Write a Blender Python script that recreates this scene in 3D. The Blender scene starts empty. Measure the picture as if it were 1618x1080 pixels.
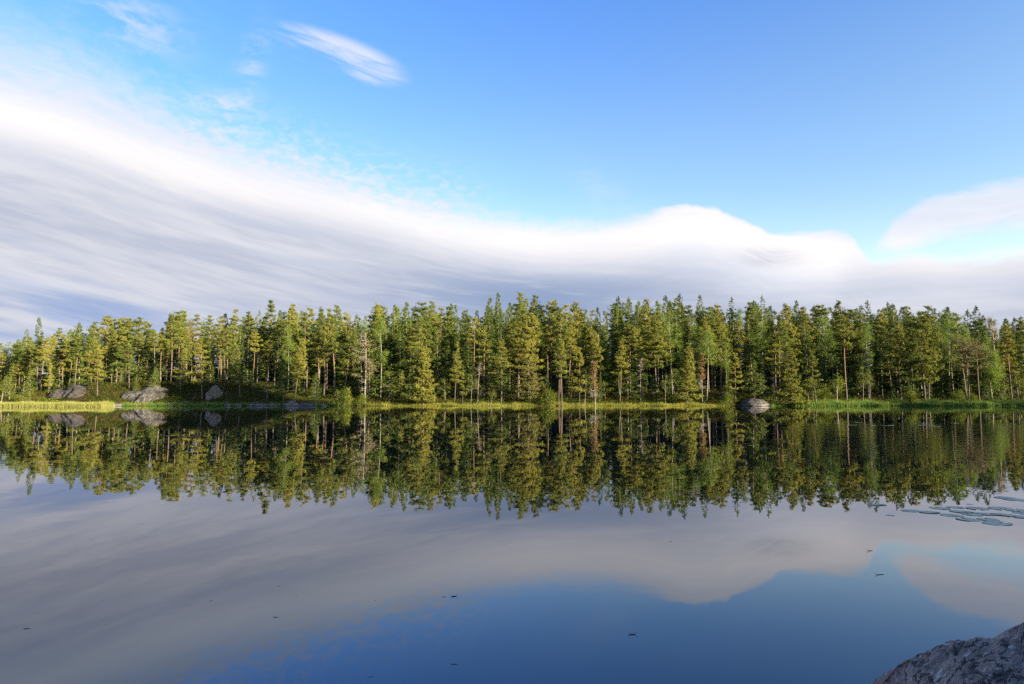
import bpy, bmesh, math, random
import numpy as np
from mathutils import Vector, noise as mnoise

SC = bpy.context.scene
COL = SC.collection
R = math.radians

# ------------------------------------------------------------------ camera, light, exposure
FPX, CX, CY, PITCH, CAMZ = 1079.0, 809.0, 540.0, R(4.82), 1.4
SUN_EL, SUN_SIDE = R(11.0), R(56)          # low evening sun from the right, a little behind the viewer
SUN_STRENGTH, SKY_STRENGTH, EXPOSURE = 5.0, 0.078, 2.1

cd = bpy.data.cameras.new('camera')
cam = bpy.data.objects.new('camera', cd)
COL.objects.link(cam)
cam.location = (0, 0, CAMZ)
cam.rotation_euler = (R(90) + PITCH, 0, 0)
cd.sensor_width = 36.0
cd.lens = 36.0 * FPX / 1618.0
cd.clip_start = 0.05
cd.clip_end = 9000
SC.camera = cam
SC.view_settings.view_transform = 'Standard'
SC.view_settings.look = 'None'
SC.view_settings.gamma = 1
SC.view_settings.exposure = EXPOSURE
SC.render.engine = 'CYCLES'
SC.cycles.max_bounces = 5
SC.cycles.diffuse_bounces = 1
SC.cycles.glossy_bounces = 3
SC.cycles.transmission_bounces = 2
SC.cycles.caustics_reflective = False
SC.cycles.caustics_refractive = False
SC.cycles.use_denoising = False
SC.cycles.sample_clamp_indirect = 4

sdir = Vector((math.sin(SUN_SIDE) * math.cos(SUN_EL), -math.cos(SUN_SIDE) * math.cos(SUN_EL), math.sin(SUN_EL)))
sl = bpy.data.lights.new('sun', 'SUN')
sl.energy = SUN_STRENGTH
sl.angle = R(0.5)
sl.color = (1.0, 0.85, 0.57)
so = bpy.data.objects.new('sun', sl)
so.rotation_euler = (-sdir).to_track_quat('-Z', 'Y').to_euler()
so.location = (40, -60, 80)
COL.objects.link(so)


def ray(px, py):
    dx, dy = (px - CX) / FPX, (CY - py) / FPX
    return np.array([dx, math.cos(PITCH) - dy * math.sin(PITCH), math.sin(PITCH) + dy * math.cos(PITCH)])


def at(px, py, Y):
    r = ray(px, py)
    return r * (Y / r[1]) + np.array([0, 0, CAMZ])


def on_water(px, py, z=0.0):
    r = ray(px, py)
    return r * ((z - CAMZ) / r[2]) + np.array([0, 0, CAMZ])


def azel(px, py):
    r = ray(px, py)
    return math.degrees(math.atan2(r[0], r[1])), math.degrees(math.asin(r[2] / np.linalg.norm(r)))


# ------------------------------------------------------------------ node expressions
class X:
    """a node socket with arithmetic"""
    def __init__(s, nt, sock): s.nt, s.k = nt, sock

    def _m(s, op, *a):
        n = s.nt.nodes.new('ShaderNodeMath'); n.operation = op
        for i, v in enumerate((s,) + a):
            if isinstance(v, X): s.nt.links.new(v.k, n.inputs[i])
            else: n.inputs[i].default_value = float(v)
        return X(s.nt, n.outputs[0])
    def __add__(s, o): return s._m('ADD', o)
    __radd__ = __add__
    def __mul__(s, o): return s._m('MULTIPLY', o)
    __rmul__ = __mul__
    def __sub__(s, o): return s._m('SUBTRACT', o)
    def __rsub__(s, o): return (s * -1.0) + o
    def __truediv__(s, o): return s._m('DIVIDE', o)
    def exp(s): return s._m('EXPONENT')
    def clamp(s): return s._m('MINIMUM', 1.0)._m('MAXIMUM', 0.0)
    def mx(s, o): return s._m('MAXIMUM', o)
    def mn(s, o): return s._m('MINIMUM', o)


def val(nt, v):
    n = nt.nodes.new('ShaderNodeValue'); n.outputs[0].default_value = v
    return X(nt, n.outputs[0])


def step(x, a, b):
    """smooth step of x from a to b (numbers or sockets)"""
    n = x.nt.nodes.new('ShaderNodeMapRange'); n.interpolation_type = 'SMOOTHSTEP'
    x.nt.links.new(x.k, n.inputs[0])
    for i, v in ((1, a), (2, b)):
        if isinstance(v, X): x.nt.links.new(v.k, n.inputs[i])
        else: n.inputs[i].default_value = v
    return X(x.nt, n.outputs[0])


def vec(nt, *a):
    n = nt.nodes.new('ShaderNodeCombineXYZ')
    for i, v in enumerate(a):
        if isinstance(v, X): nt.links.new(v.k, n.inputs[i])
        else: n.inputs[i].default_value = v
    return n.outputs[0]


def noise(nt, v, scale=1.0, detail=4.0, rough=0.55, dist=0.0):
    n = nt.nodes.new('ShaderNodeTexNoise')
    n.inputs['Scale'].default_value = scale
    n.inputs['Detail'].default_value = detail
    n.inputs['Roughness'].default_value = rough
    n.inputs['Distortion'].default_value = dist
    nt.links.new(v, n.inputs['Vector'])
    return X(nt, n.outputs['Fac'])


def mixc(nt, f, a, b):
    n = nt.nodes.new('ShaderNodeMix'); n.data_type = 'RGBA'
    if isinstance(f, X): nt.links.new(f.k, n.inputs[0])
    else: n.inputs[0].default_value = f
    for i, c in ((6, a), (7, b)):
        if isinstance(c, (tuple, list)): n.inputs[i].default_value = (*c, 1)
        else: nt.links.new(c, n.inputs[i])
    return n.outputs[2]


def lin(*c):
    return tuple((v / 255 / 12.92) if v / 255 <= 0.04045 else ((v / 255 + 0.055) / 1.055) ** 2.4 for v in c)


# ------------------------------------------------------------------ the sky: clear evening sky with a long cloud bank
W = bpy.data.worlds.new('World'); SC.world = W
W.use_nodes = True
nt = W.node_tree
nt.nodes.clear()
out = nt.nodes.new('ShaderNodeOutputWorld')
bg = nt.nodes.new('ShaderNodeBackground')
bg.inputs[1].default_value = SKY_STRENGTH
nt.links.new(bg.outputs[0], out.inputs[0])
sky = nt.nodes.new('ShaderNodeTexSky')
sky.sky_type = 'NISHITA'
sky.sun_disc = False
sky.sun_elevation = SUN_EL
sky.sun_rotation = math.pi - SUN_SIDE
sky.air_density, sky.dust_density, sky.ozone_density = 1.0, 0.3, 1.5

tc = nt.nodes.new('ShaderNodeTexCoord')
sep = nt.nodes.new('ShaderNodeSeparateXYZ')
nt.links.new(tc.outputs['Generated'], sep.inputs[0])
dx_, dy_, dz_ = (X(nt, sep.outputs[i]) for i in range(3))
az = dx_._m('ARCTAN2', dy_) * 57.29578
el = dz_.mn(1.0).mx(-1.0)._m('ARCSINE') * 57.29578


def curve(pts, lo=-10.0, hi=50.0):
    n = nt.nodes.new('ShaderNodeFloatCurve')
    c = n.mapping.curves[0]
    ps = []
    for p in pts:
        a, e = azel(*p[:2]) if len(p) == 2 else (azel(p[0], 400)[0], p[2])
        ps.append(((a + 45) / 90, (e - lo) / (hi - lo)))
    ps.sort()
    while len(c.points) < len(ps): c.points.new(0.5, 0.5)
    for q, (a, b) in zip(c.points, ps):
        q.location = (a, b); q.handle_type = 'AUTO_CLAMPED'
    n.mapping.update()
    nt.links.new(((az + 45.0) / 90.0).clamp().k, n.inputs['Value'])
    return X(nt, n.outputs[0]) * (hi - lo) + lo


def blob(x0, y0, x1, y1, wpx, sharp=1.0):
    """soft lens with its long axis from one sky point to another, wpx its half width"""
    a0, e0 = azel(x0, y0); a1, e1 = azel(x1, y1)
    ca, ce = (a0 + a1) / 2, (e0 + e1) / 2
    L = math.hypot(a1 - a0, e1 - e0) / 2
    ux, uy = (a1 - a0) / 2 / L, (e1 - e0) / 2 / L
    u = ((az - ca) * ux + (el - ce) * uy) / L
    v = ((el - ce) * ux - (az - ca) * uy) / (wpx / 18.5)
    return u, v, ((u * u + v * v) * -sharp).exp()


edge = curve([(0, 60), (60, 75), (130, 98), (200, 135), (260, 165), (330, 195), (400, 222), (470, 243), (550, 272), (620, 294), (700, 313),
              (760, 332), (820, 346), (880, 354), (940, 352), (1000, 344), (1040, 332), (1080, 325), (1120, 328), (1160, 342), (1200, 361),
              (1230, 371), (1270, 367), (1320, 365), (1345, 374), (1362, 400), (1380, 412), (1400, 408), (1440, 402), (1500, 408), (1560, 405), (1618, 392)])
grey = curve([(0, 226), (100, 244), (200, 270), (300, 300), (400, 322), (500, 344), (600, 366), (700, 392), (800, 408), (900, 414), (1000, 410),
              (1100, 420), (1200, 446), (1300, 452), (1350, 432), (1400, 428), (1500, 428), (1618, 415)])
soft = curve([(0, 0, 3.6), (150, 0, 3.0), (300, 0, 1.9), (450, 0, 1.5), (600, 0, 1.25), (750, 0, 1.0), (900, 0, 1.0), (1000, 0, 0.8), (1080, 0, 0.22), (1250, 0, 0.22),
              (1345, 0, 0.4), (1420, 0, 0.6), (1618, 0, 0.6)])
ragged = curve([(0, 0, 2.5), (200, 0, 3.5), (380, 0, 5.0), (560, 0, 4.4), (760, 0, 2.2), (900, 0, 1.4), (1040, 0, 0.7), (1250, 0, 0.5), (1618, 0, 1.2)])
depth = edge - el
n_rag = noise(nt, vec(nt, az * 0.62 + el * 0.15, el * 1.25, 0.0), 1.0, 6, 0.62, 0.35) - 0.5
flow = curve([(0, 300), (150, 345), (300, 385), (450, 420), (600, 447), (800, 472), (1000, 482), (1300, 480), (1618, 470)]) - el
n_str = noise(nt, vec(nt, az * 0.05, flow * 0.36, 3.0), 1.0, 5, 0.55, 0.0) - 0.5
n_fine = noise(nt, vec(nt, az * 0.2, depth * 1.7, 9.0), 1.0, 5, 0.6, 0.6) - 0.5
a_main = step(depth + n_rag * ragged * 1.5 + n_fine * 0.5, soft * -1.0, soft * 1.25)
# the far right upper cloud
top_b = curve([(1300, 430), (1370, 395), (1400, 360), (1430, 335), (1465, 312), (1520, 299), (1618, 281)])
bot_b = curve([(1300, 430), (1370, 398), (1400, 398), (1440, 393), (1480, 376), (1540, 364), (1618, 353)])
a_b = step(top_b - el + n_rag * 1.2, -0.3, 0.7) * step(el - bot_b + n_rag * 1.6, -0.8, 0.9) * step(az, azel(1368, 380)[0], azel(1415, 380)[0])
# lone lens-shaped wisp and faint wisps high up
u1, v1, g1 = blob(395, 38, 665, 128, 34, 1.0)
n_w = noise(nt, vec(nt, u1 * 1.3 + v1 * 0.5, v1 * 2.2, 1.0), 1.0, 5, 0.6, 0.5)
a_w = step(g1, 0.38, 0.8) * step(n_w + v1 * 0.22 + u1 * 0.12, 0.30, 0.72) * 0.9
u2, v2, g2 = blob(120, 0, 290, 60, 36)
u3, v3, g3 = blob(290, 160, 420, 172, 16)
u4, v4, g4 = blob(380, 85, 420, 105, 40)
u5, v5, g5 = blob(900, 270, 1010, 345, 32)
n_s = noise(nt, vec(nt, az * 0.35, el * 0.9, 5.0), 1.0, 6, 0.62, 0.5)
a_f = (g2 * 0.55 + g3 * 0.9 + g4 * 0.5) * step(n_s, 0.36, 0.66) + g5 * 0.22 * step(n_s, 0.3, 0.7)
n_mk = noise(nt, vec(nt, az * 0.9 + el * 0.5, el * 1.9 - az * 0.25, 7.0), 1.0, 5, 0.6, 0.5)
band = ((depth + 0.1) * (depth + 0.1) * -0.22).exp() * step(az, azel(200, 160)[0], azel(330, 200)[0]) * step(az, azel(850, 340)[0], azel(700, 310)[0])
a_mk = band * step(n_mk, 0.42, 0.70) * 0.6
a_main = a_main * (1.0 - band * step(n_mk, 0.54, 0.36) * 0.5)
alpha = a_main.mx(a_b * 0.95).mx(a_w).mx(a_f).mx(a_mk)
# shading of the bank: white rim, lavender grey body, blue-grey belly
t_grey = step(grey * 1.0 - el + n_str * 1.1 + n_fine * 0.5, -2.6, 2.8)
ud, vd, gd = blob(1148, 408, 1272, 412, 17)
t_grey = t_grey.mx(gd * 0.9 * step(n_fine + 0.5, 0.25, 0.6))
ub, vb, gb = blob(1190, 425, 1330, 432, 20)
t_grey = t_grey * (1.0 - gb * 0.55) * step(el - edge, 1.6, 0.3)
u6, v6, g6 = blob(560, 468, 1130, 462, 50)
u7, v7, g7 = blob(-150, 500, 300, 500, 46)
body = mixc(nt, step(n_str + n_fine * 0.4, -0.16, 0.2), lin(196, 201, 218), lin(222, 223, 232))
body = mixc(nt, (g6 * 0.85).clamp(), body, lin(132, 156, 196))
body = mixc(nt, (g7 * 0.7 * step(n_str, 0.06, -0.1)).clamp(), body, lin(128, 163, 220))
u8, v8, g8 = blob(300, 360, 490, 413, 5, 1.3)
u9, v9, g9 = blob(-90, 428, 190, 462, 9)
ua, va, ga = blob(1340, 470, 1700, 455, 26)
body = mixc(nt, (g8 * 0.75 + g9 * 0.6 + ga * 0.5).clamp(), body, lin(226, 228, 240))
ridge = curve([(0, 190), (100, 222), (200, 256), (300, 285), (400, 312), (500, 332), (600, 352), (700, 375), (800, 388), (900, 392), (1000, 388), (1100, 360), (1200, 388), (1300, 405), (1400, 412), (1618, 400)])
rdg = ((el - ridge) * (el - ridge) * -0.28).exp()
n_thin = noise(nt, vec(nt, az * 0.10 + el * 0.05, flow * 0.85, 21.0), 1.0, 6, 0.58, 0.1)
body = mixc(nt, step(n_thin, 0.42, 0.70) * 0.28, body, lin(172, 188, 221))
body = mixc(nt, step(n_thin, 0.52, 0.36) * 0.3, body, lin(226, 229, 240))
a_gap = step(n_thin, 0.55, 0.72) * step(depth, 5.0, 11.0) * step(az, 12.0, -12.0) * 0.0
alpha = alpha * (1.0 - a_gap) * (1.0 - step(n_fine + n_thin - 0.5, 0.02, 0.28) * step(depth, 3.5, 0.0) * step(az, 8.0, -4.0) * 0.35)
rim = mixc(nt, (rdg * (0.72 + n_str * 0.8) + n_fine * 0.5).clamp(), lin(232, 237, 250), (1.20, 1.13, 1.08))
cloud = mixc(nt, t_grey, rim, body)
K = 1.0 / (SKY_STRENGTH * 2 ** EXPOSURE)
scl = nt.nodes.new('ShaderNodeVectorMath'); scl.operation = 'SCALE'
nt.links.new(cloud, scl.inputs[0]); scl.inputs['Scale'].default_value = K
tint = nt.nodes.new('ShaderNodeVectorMath'); tint.operation = 'MULTIPLY'
nt.links.new(sky.outputs[0], tint.inputs[0]); nt.links.new(mixc(nt, step(el, 18.0, 9.0), mixc(nt, step(el + az * -0.16, 12.0, 34.0), (0.90, 0.98, 1.12), (0.51, 0.80, 1.32)), (1.22, 1.10, 1.06)), tint.inputs[1])
front = step(dy_, -0.1, 0.25)
nt.links.new(mixc(nt, alpha * front, tint.outputs[0], scl.outputs[0]), bg.inputs[0])


# ------------------------------------------------------------------ materials
def mat(name):
    m = bpy.data.materials.new(name); m.use_nodes = True
    t = m.node_tree; t.nodes.clear()
    o = t.nodes.new('ShaderNodeOutputMaterial')
    return m, t, o


def foliage(name, c1, c2, c3, transl=0.08, scale=0.9):
    m, t, o = mat(name)
    oi = t.nodes.new('ShaderNodeObjectInfo')
    tcn = t.nodes.new('ShaderNodeTexCoord')
    n = noise(t, tcn.outputs['Object'], scale, 3, 0.6)
    c = mixc(t, step(X(t, oi.outputs['Random']), 0.0, 1.0), c1, c2)
    c = mixc(t, step(n, 0.45, 0.7), c, c3)
    d = t.nodes.new('ShaderNodeBsdfDiffuse'); tr = t.nodes.new('ShaderNodeBsdfTranslucent')
    mx = t.nodes.new('ShaderNodeMixShader'); mx.inputs[0].default_value = transl
    for s in (d, tr): t.links.new(c, s.inputs['Color'])
    t.links.new(d.outputs[0], mx.inputs[1]); t.links.new(tr.outputs[0], mx.inputs[2])
    t.links.new(mx.outputs[0], o.inputs[0])
    return m


def bark(name, low, high, z0, z1, patch=None, pscale=2.0):
    m, t, o = mat(name)
    tcn = t.nodes.new('ShaderNodeTexCoord')
    s = t.nodes.new('ShaderNodeSeparateXYZ'); t.links.new(tcn.outputs['Object'], s.inputs[0])
    n = noise(t, tcn.outputs['Object'], pscale, 4, 0.65)
    c = mixc(t, step(X(t, s.outputs[2]) + n * 3.0 - 1.5, z0, z1), low, high)
    if patch: c = mixc(t, step(n, 0.5, 0.62), c, patch)
    b = t.nodes.new('ShaderNodeBsdfPrincipled')
    b.inputs['Roughness'].default_value = 0.9
    t.links.new(c, b.inputs['Base Color']); t.links.new(b.outputs[0], o.inputs[0])
    return m


def rockmat(name, a, b_, lichen, dark, scale, bump=0.6, amt=0.8):
    m, t, o = mat(name)
    tcn = t.nodes.new('ShaderNodeTexCoord')
    n1 = noise(t, tcn.outputs['Object'], scale, 8, 0.65)
    n2 = noise(t, tcn.outputs['Object'], scale * 3.1, 8, 0.7, 0.6)
    n3 = noise(t, tcn.outputs['Object'], scale * 0.5, 4, 0.6, 1.0)
    c = mixc(t, step(n1, 0.35, 0.65), a, b_)
    c = mixc(t, step(n2, 0.52, 0.66) * amt, c, lichen)
    c = mixc(t, step(n3 * 0.35 + n2 * 0.65, 0.46, 0.38), c, dark)
    ge = t.nodes.new('ShaderNodeNewGeometry'); sg = t.nodes.new('ShaderNodeSeparateXYZ'); t.links.new(ge.outputs['Position'], sg.inputs[0])
    zz = X(t, sg.outputs[2]) + n2 * 0.3 - 0.15
    c = mixc(t, step(zz, 0.12, 0.18) * step(zz, 0.36, 0.26) * 0.7, c, (0.20, 0.185, 0.165))     # pale old waterline
    c = mixc(t, step(zz, 0.16, 0.06), c, dark)
    p = t.nodes.new('ShaderNodeBsdfPrincipled'); p.inputs['Roughness'].default_value = 0.85
    bp = t.nodes.new('ShaderNodeBump'); bp.inputs['Strength'].default_value = bump
    bp.inputs['Distance'].default_value = 0.25 / scale
    t.links.new((n1 + n2 * 0.6).k, bp.inputs['Height']); t.links.new(bp.outputs[0], p.inputs['Normal'])
    t.links.new(c, p.inputs['Base Color']); t.links.new(p.outputs[0], o.inputs[0])
    return m


M = {
    'pine': foliage('pine_needles', (0.172, 0.165, 0.032), (0.064, 0.094, 0.023), (0.160, 0.160, 0.036)),
    'spruce': foliage('spruce_needles', (0.038, 0.066, 0.018), (0.092, 0.122, 0.024), (0.090, 0.116, 0.025), 0.1),
    'birch': foliage('birch_leaves', (0.140, 0.200, 0.034), (0.110, 0.160, 0.030), (0.175, 0.215, 0.045), 0.4),
    'shrub': foliage('shrub_leaves', (0.120, 0.150, 0.022), (0.075, 0.100, 0.018), (0.150, 0.150, 0.030), 0.4),
    'grey': foliage('dry_grey_needles', (0.150, 0.125, 0.062), (0.130, 0.115, 0.058), (0.100, 0.095, 0.040), 0.2),
    'olive': foliage('olive_needles', (0.125, 0.125, 0.036), (0.11, 0.115, 0.034), (0.15, 0.135, 0.045)),
    'rust': foliage('rusty_needles', (0.190, 0.115, 0.040), (0.170, 0.110, 0.040), (0.130, 0.100, 0.035), 0.2),
    'reed': foliage('reed_blades', (0.31, 0.305, 0.095), (0.30, 0.295, 0.09), (0.20, 0.24, 0.055), 0.35, 1.7),
    'bank': foliage('bank_grass_blades', (0.22, 0.23, 0.045), (0.22, 0.23, 0.045), (0.27, 0.245, 0.06), 0.35, 0.35),
    'sedge': foliage('sedge_blades', (0.13, 0.21, 0.045), (0.13, 0.21, 0.045), (0.19, 0.235, 0.055), 0.35, 0.35),
    'under': foliage('undergrowth_leaves', (0.045, 0.058, 0.012), (0.045, 0.058, 0.012), (0.100, 0.068, 0.018), 0.3, 0.22),
    'barkpine': bark('pine_bark', (0.072, 0.056, 0.045), (0.16, 0.088, 0.050), 3.0, 10.0, (0.11, 0.085, 0.07), 2.5),
    'barkspruce': bark('spruce_bark', (0.13, 0.10, 0.085), (0.16, 0.115, 0.085), 3.0, 10.0, (0.20, 0.18, 0.16), 3.0),
    'barkbirch': bark('birch_bark', (0.12, 0.11, 0.093), (0.19, 0.178, 0.155), 0.5, 4.0, (0.09, 0.08, 0.07), 3.0),
    'barkgrey': bark('weathered_wood', (0.16, 0.14, 0.12), (0.20, 0.165, 0.135), 2.0, 8.0, (0.15, 0.12, 0.10), 3.0),
    'rock': rockmat('shore_rock', (0.024, 0.022, 0.020), (0.046, 0.041, 0.037), (0.21, 0.19, 0.165), (0.007, 0.006, 0.006), 1.1, 0.8),
    'rockpale': rockmat('pale_shore_rock', (0.08, 0.07, 0.06), (0.11, 0.097, 0.082), (0.21, 0.19, 0.16), (0.02, 0.017, 0.014), 0.9, 0.8),
    'rockdark': rockmat('dark_mossy_rock', (0.024, 0.020, 0.020), (0.038, 0.033, 0.032), (0.09, 0.08, 0.072), (0.02, 0.022, 0.012), 0.7, 0.8),
}


# ------------------------------------------------------------------ mesh helpers
def mesh(name, V, F, mats, fm=None, smooth=False):
    V = np.asarray(V, np.float32).reshape(-1, 3); F = np.asarray(F, np.int32)
    k = F.shape[1]
    me = bpy.data.meshes.new(name)
    me.vertices.add(len(V)); me.vertices.foreach_set('co', V.ravel())
    me.loops.add(F.size); me.loops.foreach_set('vertex_index', F.ravel())
    me.polygons.add(len(F))
    me.polygons.foreach_set('loop_start', np.arange(0, F.size, k, dtype=np.int32))
    for m in mats: me.materials.append(m)
    if fm is not None: me.polygons.foreach_set('material_index', np.asarray(fm, np.int32))
    me.polygons.foreach_set('use_smooth', np.full(len(F), smooth, dtype=bool))
    me.update(calc_edges=True); me.validate()
    return me


def link(name, me, parent=None):
    o = bpy.data.objects.new(name, me); COL.objects.link(o)
    if parent is not None: o.parent = parent
    return o


def tag(o, label=None, cat=None, group=None, kind=None):
    if label: o['label'] = label
    if cat: o['category'] = cat
    if group: o['group'] = group
    if kind: o['kind'] = kind
    return o


class Geo:
    def __init__(s): s.V, s.F, s.n = [], [], 0
    def add(s, V, F):
        V = np.asarray(V, float).reshape(-1, 3); F = np.asarray(F, int)
        s.V.append(V); s.F.append(F + s.n); s.n += len(V)
    def get(s): return np.concatenate(s.V), np.concatenate(s.F)
    def tube(s, path, rad, sides=6):
        path = np.asarray(path, float); n = len(path); rad = np.broadcast_to(rad, (n,))
        tg = np.gradient(path, axis=0); tg /= np.linalg.norm(tg, axis=1)[:, None] + 1e-9
        ref = np.array([0.31, 0.2, 0.93]) if abs(tg[0][2]) < 0.8 else np.array([0.95, 0.3, 0.05])
        a = np.cross(tg, ref); a /= np.linalg.norm(a, axis=1)[:, None] + 1e-9
        b = np.cross(tg, a)
        th = np.arange(sides) * 2 * math.pi / sides
        V = path[:, None] + rad[:, None, None] * (a[:, None] * np.cos(th)[None, :, None] + b[:, None] * np.sin(th)[None, :, None])
        F = []
        for i in range(n - 1):
            for j in range(sides):
                p, q = i * sides + j, i * sides + (j + 1) % sides
                F += [(p, q, q + sides), (p, q + sides, p + sides)]
        s.add(V.reshape(-1, 3), F)


def unit(v): return v / (np.linalg.norm(v, axis=-1, keepdims=True) + 1e-9)


def tufts(g, rng, C, D, S, k, w=0.10, jitter=0.25, bias=1.0):
    """k needle blades round each centre C, leaning along D, S long"""
    C = np.repeat(np.asarray(C), k, 0); D = np.repeat(np.asarray(D), k, 0); S = np.repeat(np.asarray(S), k)
    n = len(C)
    d = unit(D * bias + unit(rng.normal(size=(n, 3))))
    base = C + rng.normal(size=(n, 3)) * (S * jitter)[:, None]
    L = S * rng.uniform(0.6, 1.1, n)
    o2 = C * [1.0, 1.0, 0.0]
    nt_ = unit(o2) * 0.9 + [0, 0, 0.45] + unit(rng.normal(size=(n, 3))) * 0.75
    side = unit(np.cross(d, nt_)) * (L * w * rng.uniform(0.7, 1.4, n))[:, None]
    mid = base + d * (L * 0.4)[:, None]
    V = np.stack([base, mid - side, base + d * L[:, None], mid + side], 1).reshape(-1, 3)
    i = np.arange(n)[:, None] * 4
    F = np.concatenate([i + np.array([[0, 1, 2]]), i + np.array([[0, 2, 3]])], 0)
    g.add(V, F)


def trunk(g, rng, H, r0, bend=0.3, top=0.97, lean=(0, 0), sides=7):
    n = 10
    t = np.linspace(0, 1, n)
    ph = rng.uniform(0, 6.28, 2)
    x = bend * np.sin(t * 3.0 + ph[0]) - bend * math.sin(ph[0]) + lean[0] * t ** 1.3
    y = bend * np.sin(t * 2.4 + ph[1]) - bend * math.sin(ph[1]) + lean[1] * t ** 1.3
    P = np.stack([x, y, t * H * top], 1)
    P[0, 2] = -0.6
    g.tube(P, r0 * (1.0 - 0.86 * t ** 0.9) + 0.012, sides)
    return lambda z: np.array([np.interp(z, P[:, 2], P[:, 0]), np.interp(z, P[:, 2], P[:, 1]), z])


def norm_top(H, *gs):
    pass


def pine(seed, H=20.0, cb=0.5, Rw=2.8, gap=0.12, full=0.8, ts=0.5, k=12, flat=0.0, bias=(0, 0), lean=(0, 0), whorl=1.1, r0=0.17, up=0.35, nb=5, stubs=8, pad=1.0):
    rng = np.random.default_rng(seed)
    gt, gc = Geo(), Geo()
    ax = trunk(gt, rng, H, r0, 0.012 * H, 0.97, lean)
    zs = cb * H + (H * 0.97 - cb * H) * np.linspace(0, 1, int((0.97 - cb) * H / whorl * 1.12)) ** 0.88
    C, D, S = [], [], []
    for z in zs:
        t = (z - cb * H) / (H * (1 - cb))
        prof = ((1 - t ** (1.5 + 2 * flat)) ** 0.8 * (0.6 + 0.4 * min(1, t / 0.2))) * (1 - 0.3 * t * (1 - flat)) if full > 0.5 else (1 - t) ** 0.85
        a0 = rng.uniform(0, 6.283)
        q_n = int(rng.integers(nb - 1, nb + 2)) if t < 0.85 else 4
        for q in range(q_n):
            if rng.random() < gap: continue
            a = a0 + 6.283 * (q + rng.uniform(-0.35, 0.35)) / q_n
            out_ = np.array([math.cos(a), math.sin(a), 0])
            L = (Rw * prof * rng.uniform(0.55, 1.2) + 0.3) * (1 + bias[0] * out_[0] + bias[1] * out_[1])
            if L < 0.25: continue
            zz = z + rng.uniform(-0.3, 0.3) * whorl
            e = rng.uniform(-0.2, 0.15) + up * (t - 0.2) * 1.5
            s = np.linspace(0, 1, 5)
            sd = np.array([-out_[1], out_[0], 0])
            path = ax(zz)[None] + (out_[None] * s[:, None] + sd[None] * rng.uniform(-0.2, 0.2) * (s ** 2)[:, None]) * L
            path[:, 2] += L * (e * s + 0.2 * s ** 2)
            gt.tube(path, np.linspace(0.05, 0.014, 5) * (0.5 + L / 4), 3)
            inner = 0.35 if t < 0.75 else 0.1
            m = max(4, int(8.0 * L * pad))
            u = rng.uniform(inner, 1.08, m)
            for ui in u:
                p = np.array([np.interp(ui, s, path[:, c_]) for c_ in range(3)])
                w = (0.16 + 0.30 * L * math.sin(min(3.1, 0.4 + ui * 2.2)))
                off = sd * rng.normal() * w * 0.75 + np.array([0, 0, abs(rng.normal()) * 0.13 - 0.04])
                C.append(p + off); D.append(out_ * 0.45 + np.array([0, 0, 0.75])); S.append(ts * rng.uniform(0.65, 1.15) * (1 - 0.15 * t))
    for q in range(5):
        C.append(ax(H * (0.93 + 0.012 * q)) + rng.normal(size=3) * 0.12 * (5 - q) / 5); D.append(np.array([0, 0, 1.3])); S.append(ts * 0.7)
    tufts(gc, rng, C, D, S, int(k * 1.6), 0.10, 0.24, 0.8)
    for i in range(stubs):                                      # dead snags on the bare stem
        z = rng.uniform(min(0.25, cb * 0.6), cb) * H
        a = rng.uniform(0, 6.283); L = rng.uniform(0.4, 1.6)
        p = ax(z)
        gt.tube([p, p + np.array([math.cos(a), math.sin(a), rng.uniform(-0.35, 0.1)]) * L], [0.03, 0.01], 3)
    return gt.get(), gc.get(), H


def spruce(seed, H=22.0, cb=0.08, Rw=2.6, gap=0.1, whorl=0.55, ts=0.5, k=9, droop=0.35, power=1.0, r0=0.17, nb=6, ragged=0.25):
    rng = np.random.default_rng(seed)
    gt, gc = Geo(), Geo()
    ax = trunk(gt, rng, H, r0, 0.004 * H, 0.985)
    C, D, S = [], [], []
    z = cb * H
    while z < H * 0.98:
        t = (z - cb * H) / (H * (1 - cb))
        ring = rng.uniform(1 - ragged, 1 + ragged)
        for q in range(rng.integers(nb - 1, nb + 2) if t < 0.85 else 5):
            if rng.random() < gap * (1.3 - t): continue
            a = rng.uniform(0, 6.283)
            out_ = np.array([math.cos(a), math.sin(a), 0])
            L = (Rw * (1 - t) ** power * rng.uniform(0.7, 1.1)) * ring + 0.12 + 0.45 * t * (1 - t)
            m = max(1, int(L / 0.38))
            s = np.linspace(0, 1, m + 1)
            dr = droop * (1 - t) ** 0.5
            path = ax(z)[None] + out_[None] * s[:, None] * L
            path[:, 2] += L * ((0.35 * t) * s - dr * s + 0.3 * dr * s ** 3)
            if L > 0.8: gt.tube(path[[0, m]], [0.028, 0.008], 3)
            for i in range(1, m + 1):
                if s[i] < 0.3 and L > 1.2: continue
                w = 0.24 * L * (1.15 - s[i]) + 0.05
                for rep in range(2 if t < 0.8 else 1):
                    off = np.array([-out_[1], out_[0], 0]) * rng.uniform(-w, w) * 1.5
                    off[2] -= abs(rng.normal()) * 0.10 * (1 - t)
                    C.append(path[i] + off); D.append(out_ * 0.9 + np.array([0, 0, -0.5 * (1 - t) + 0.25 * t])); S.append(ts * rng.uniform(0.7, 1.15) * (1 - 0.3 * t))
        z += whorl * (1 - 0.5 * t) * rng.uniform(0.8, 1.2)
    for q in range(6):
        C.append(ax(H * (0.925 + 0.012 * q))); D.append(np.array([0, 0, 3.0])); S.append(0.34)
    tufts(gc, rng, C, D, S, int(k * 1.6), 0.12, 0.18, 1.0)
    return gt.get(), gc.get(), H


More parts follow.
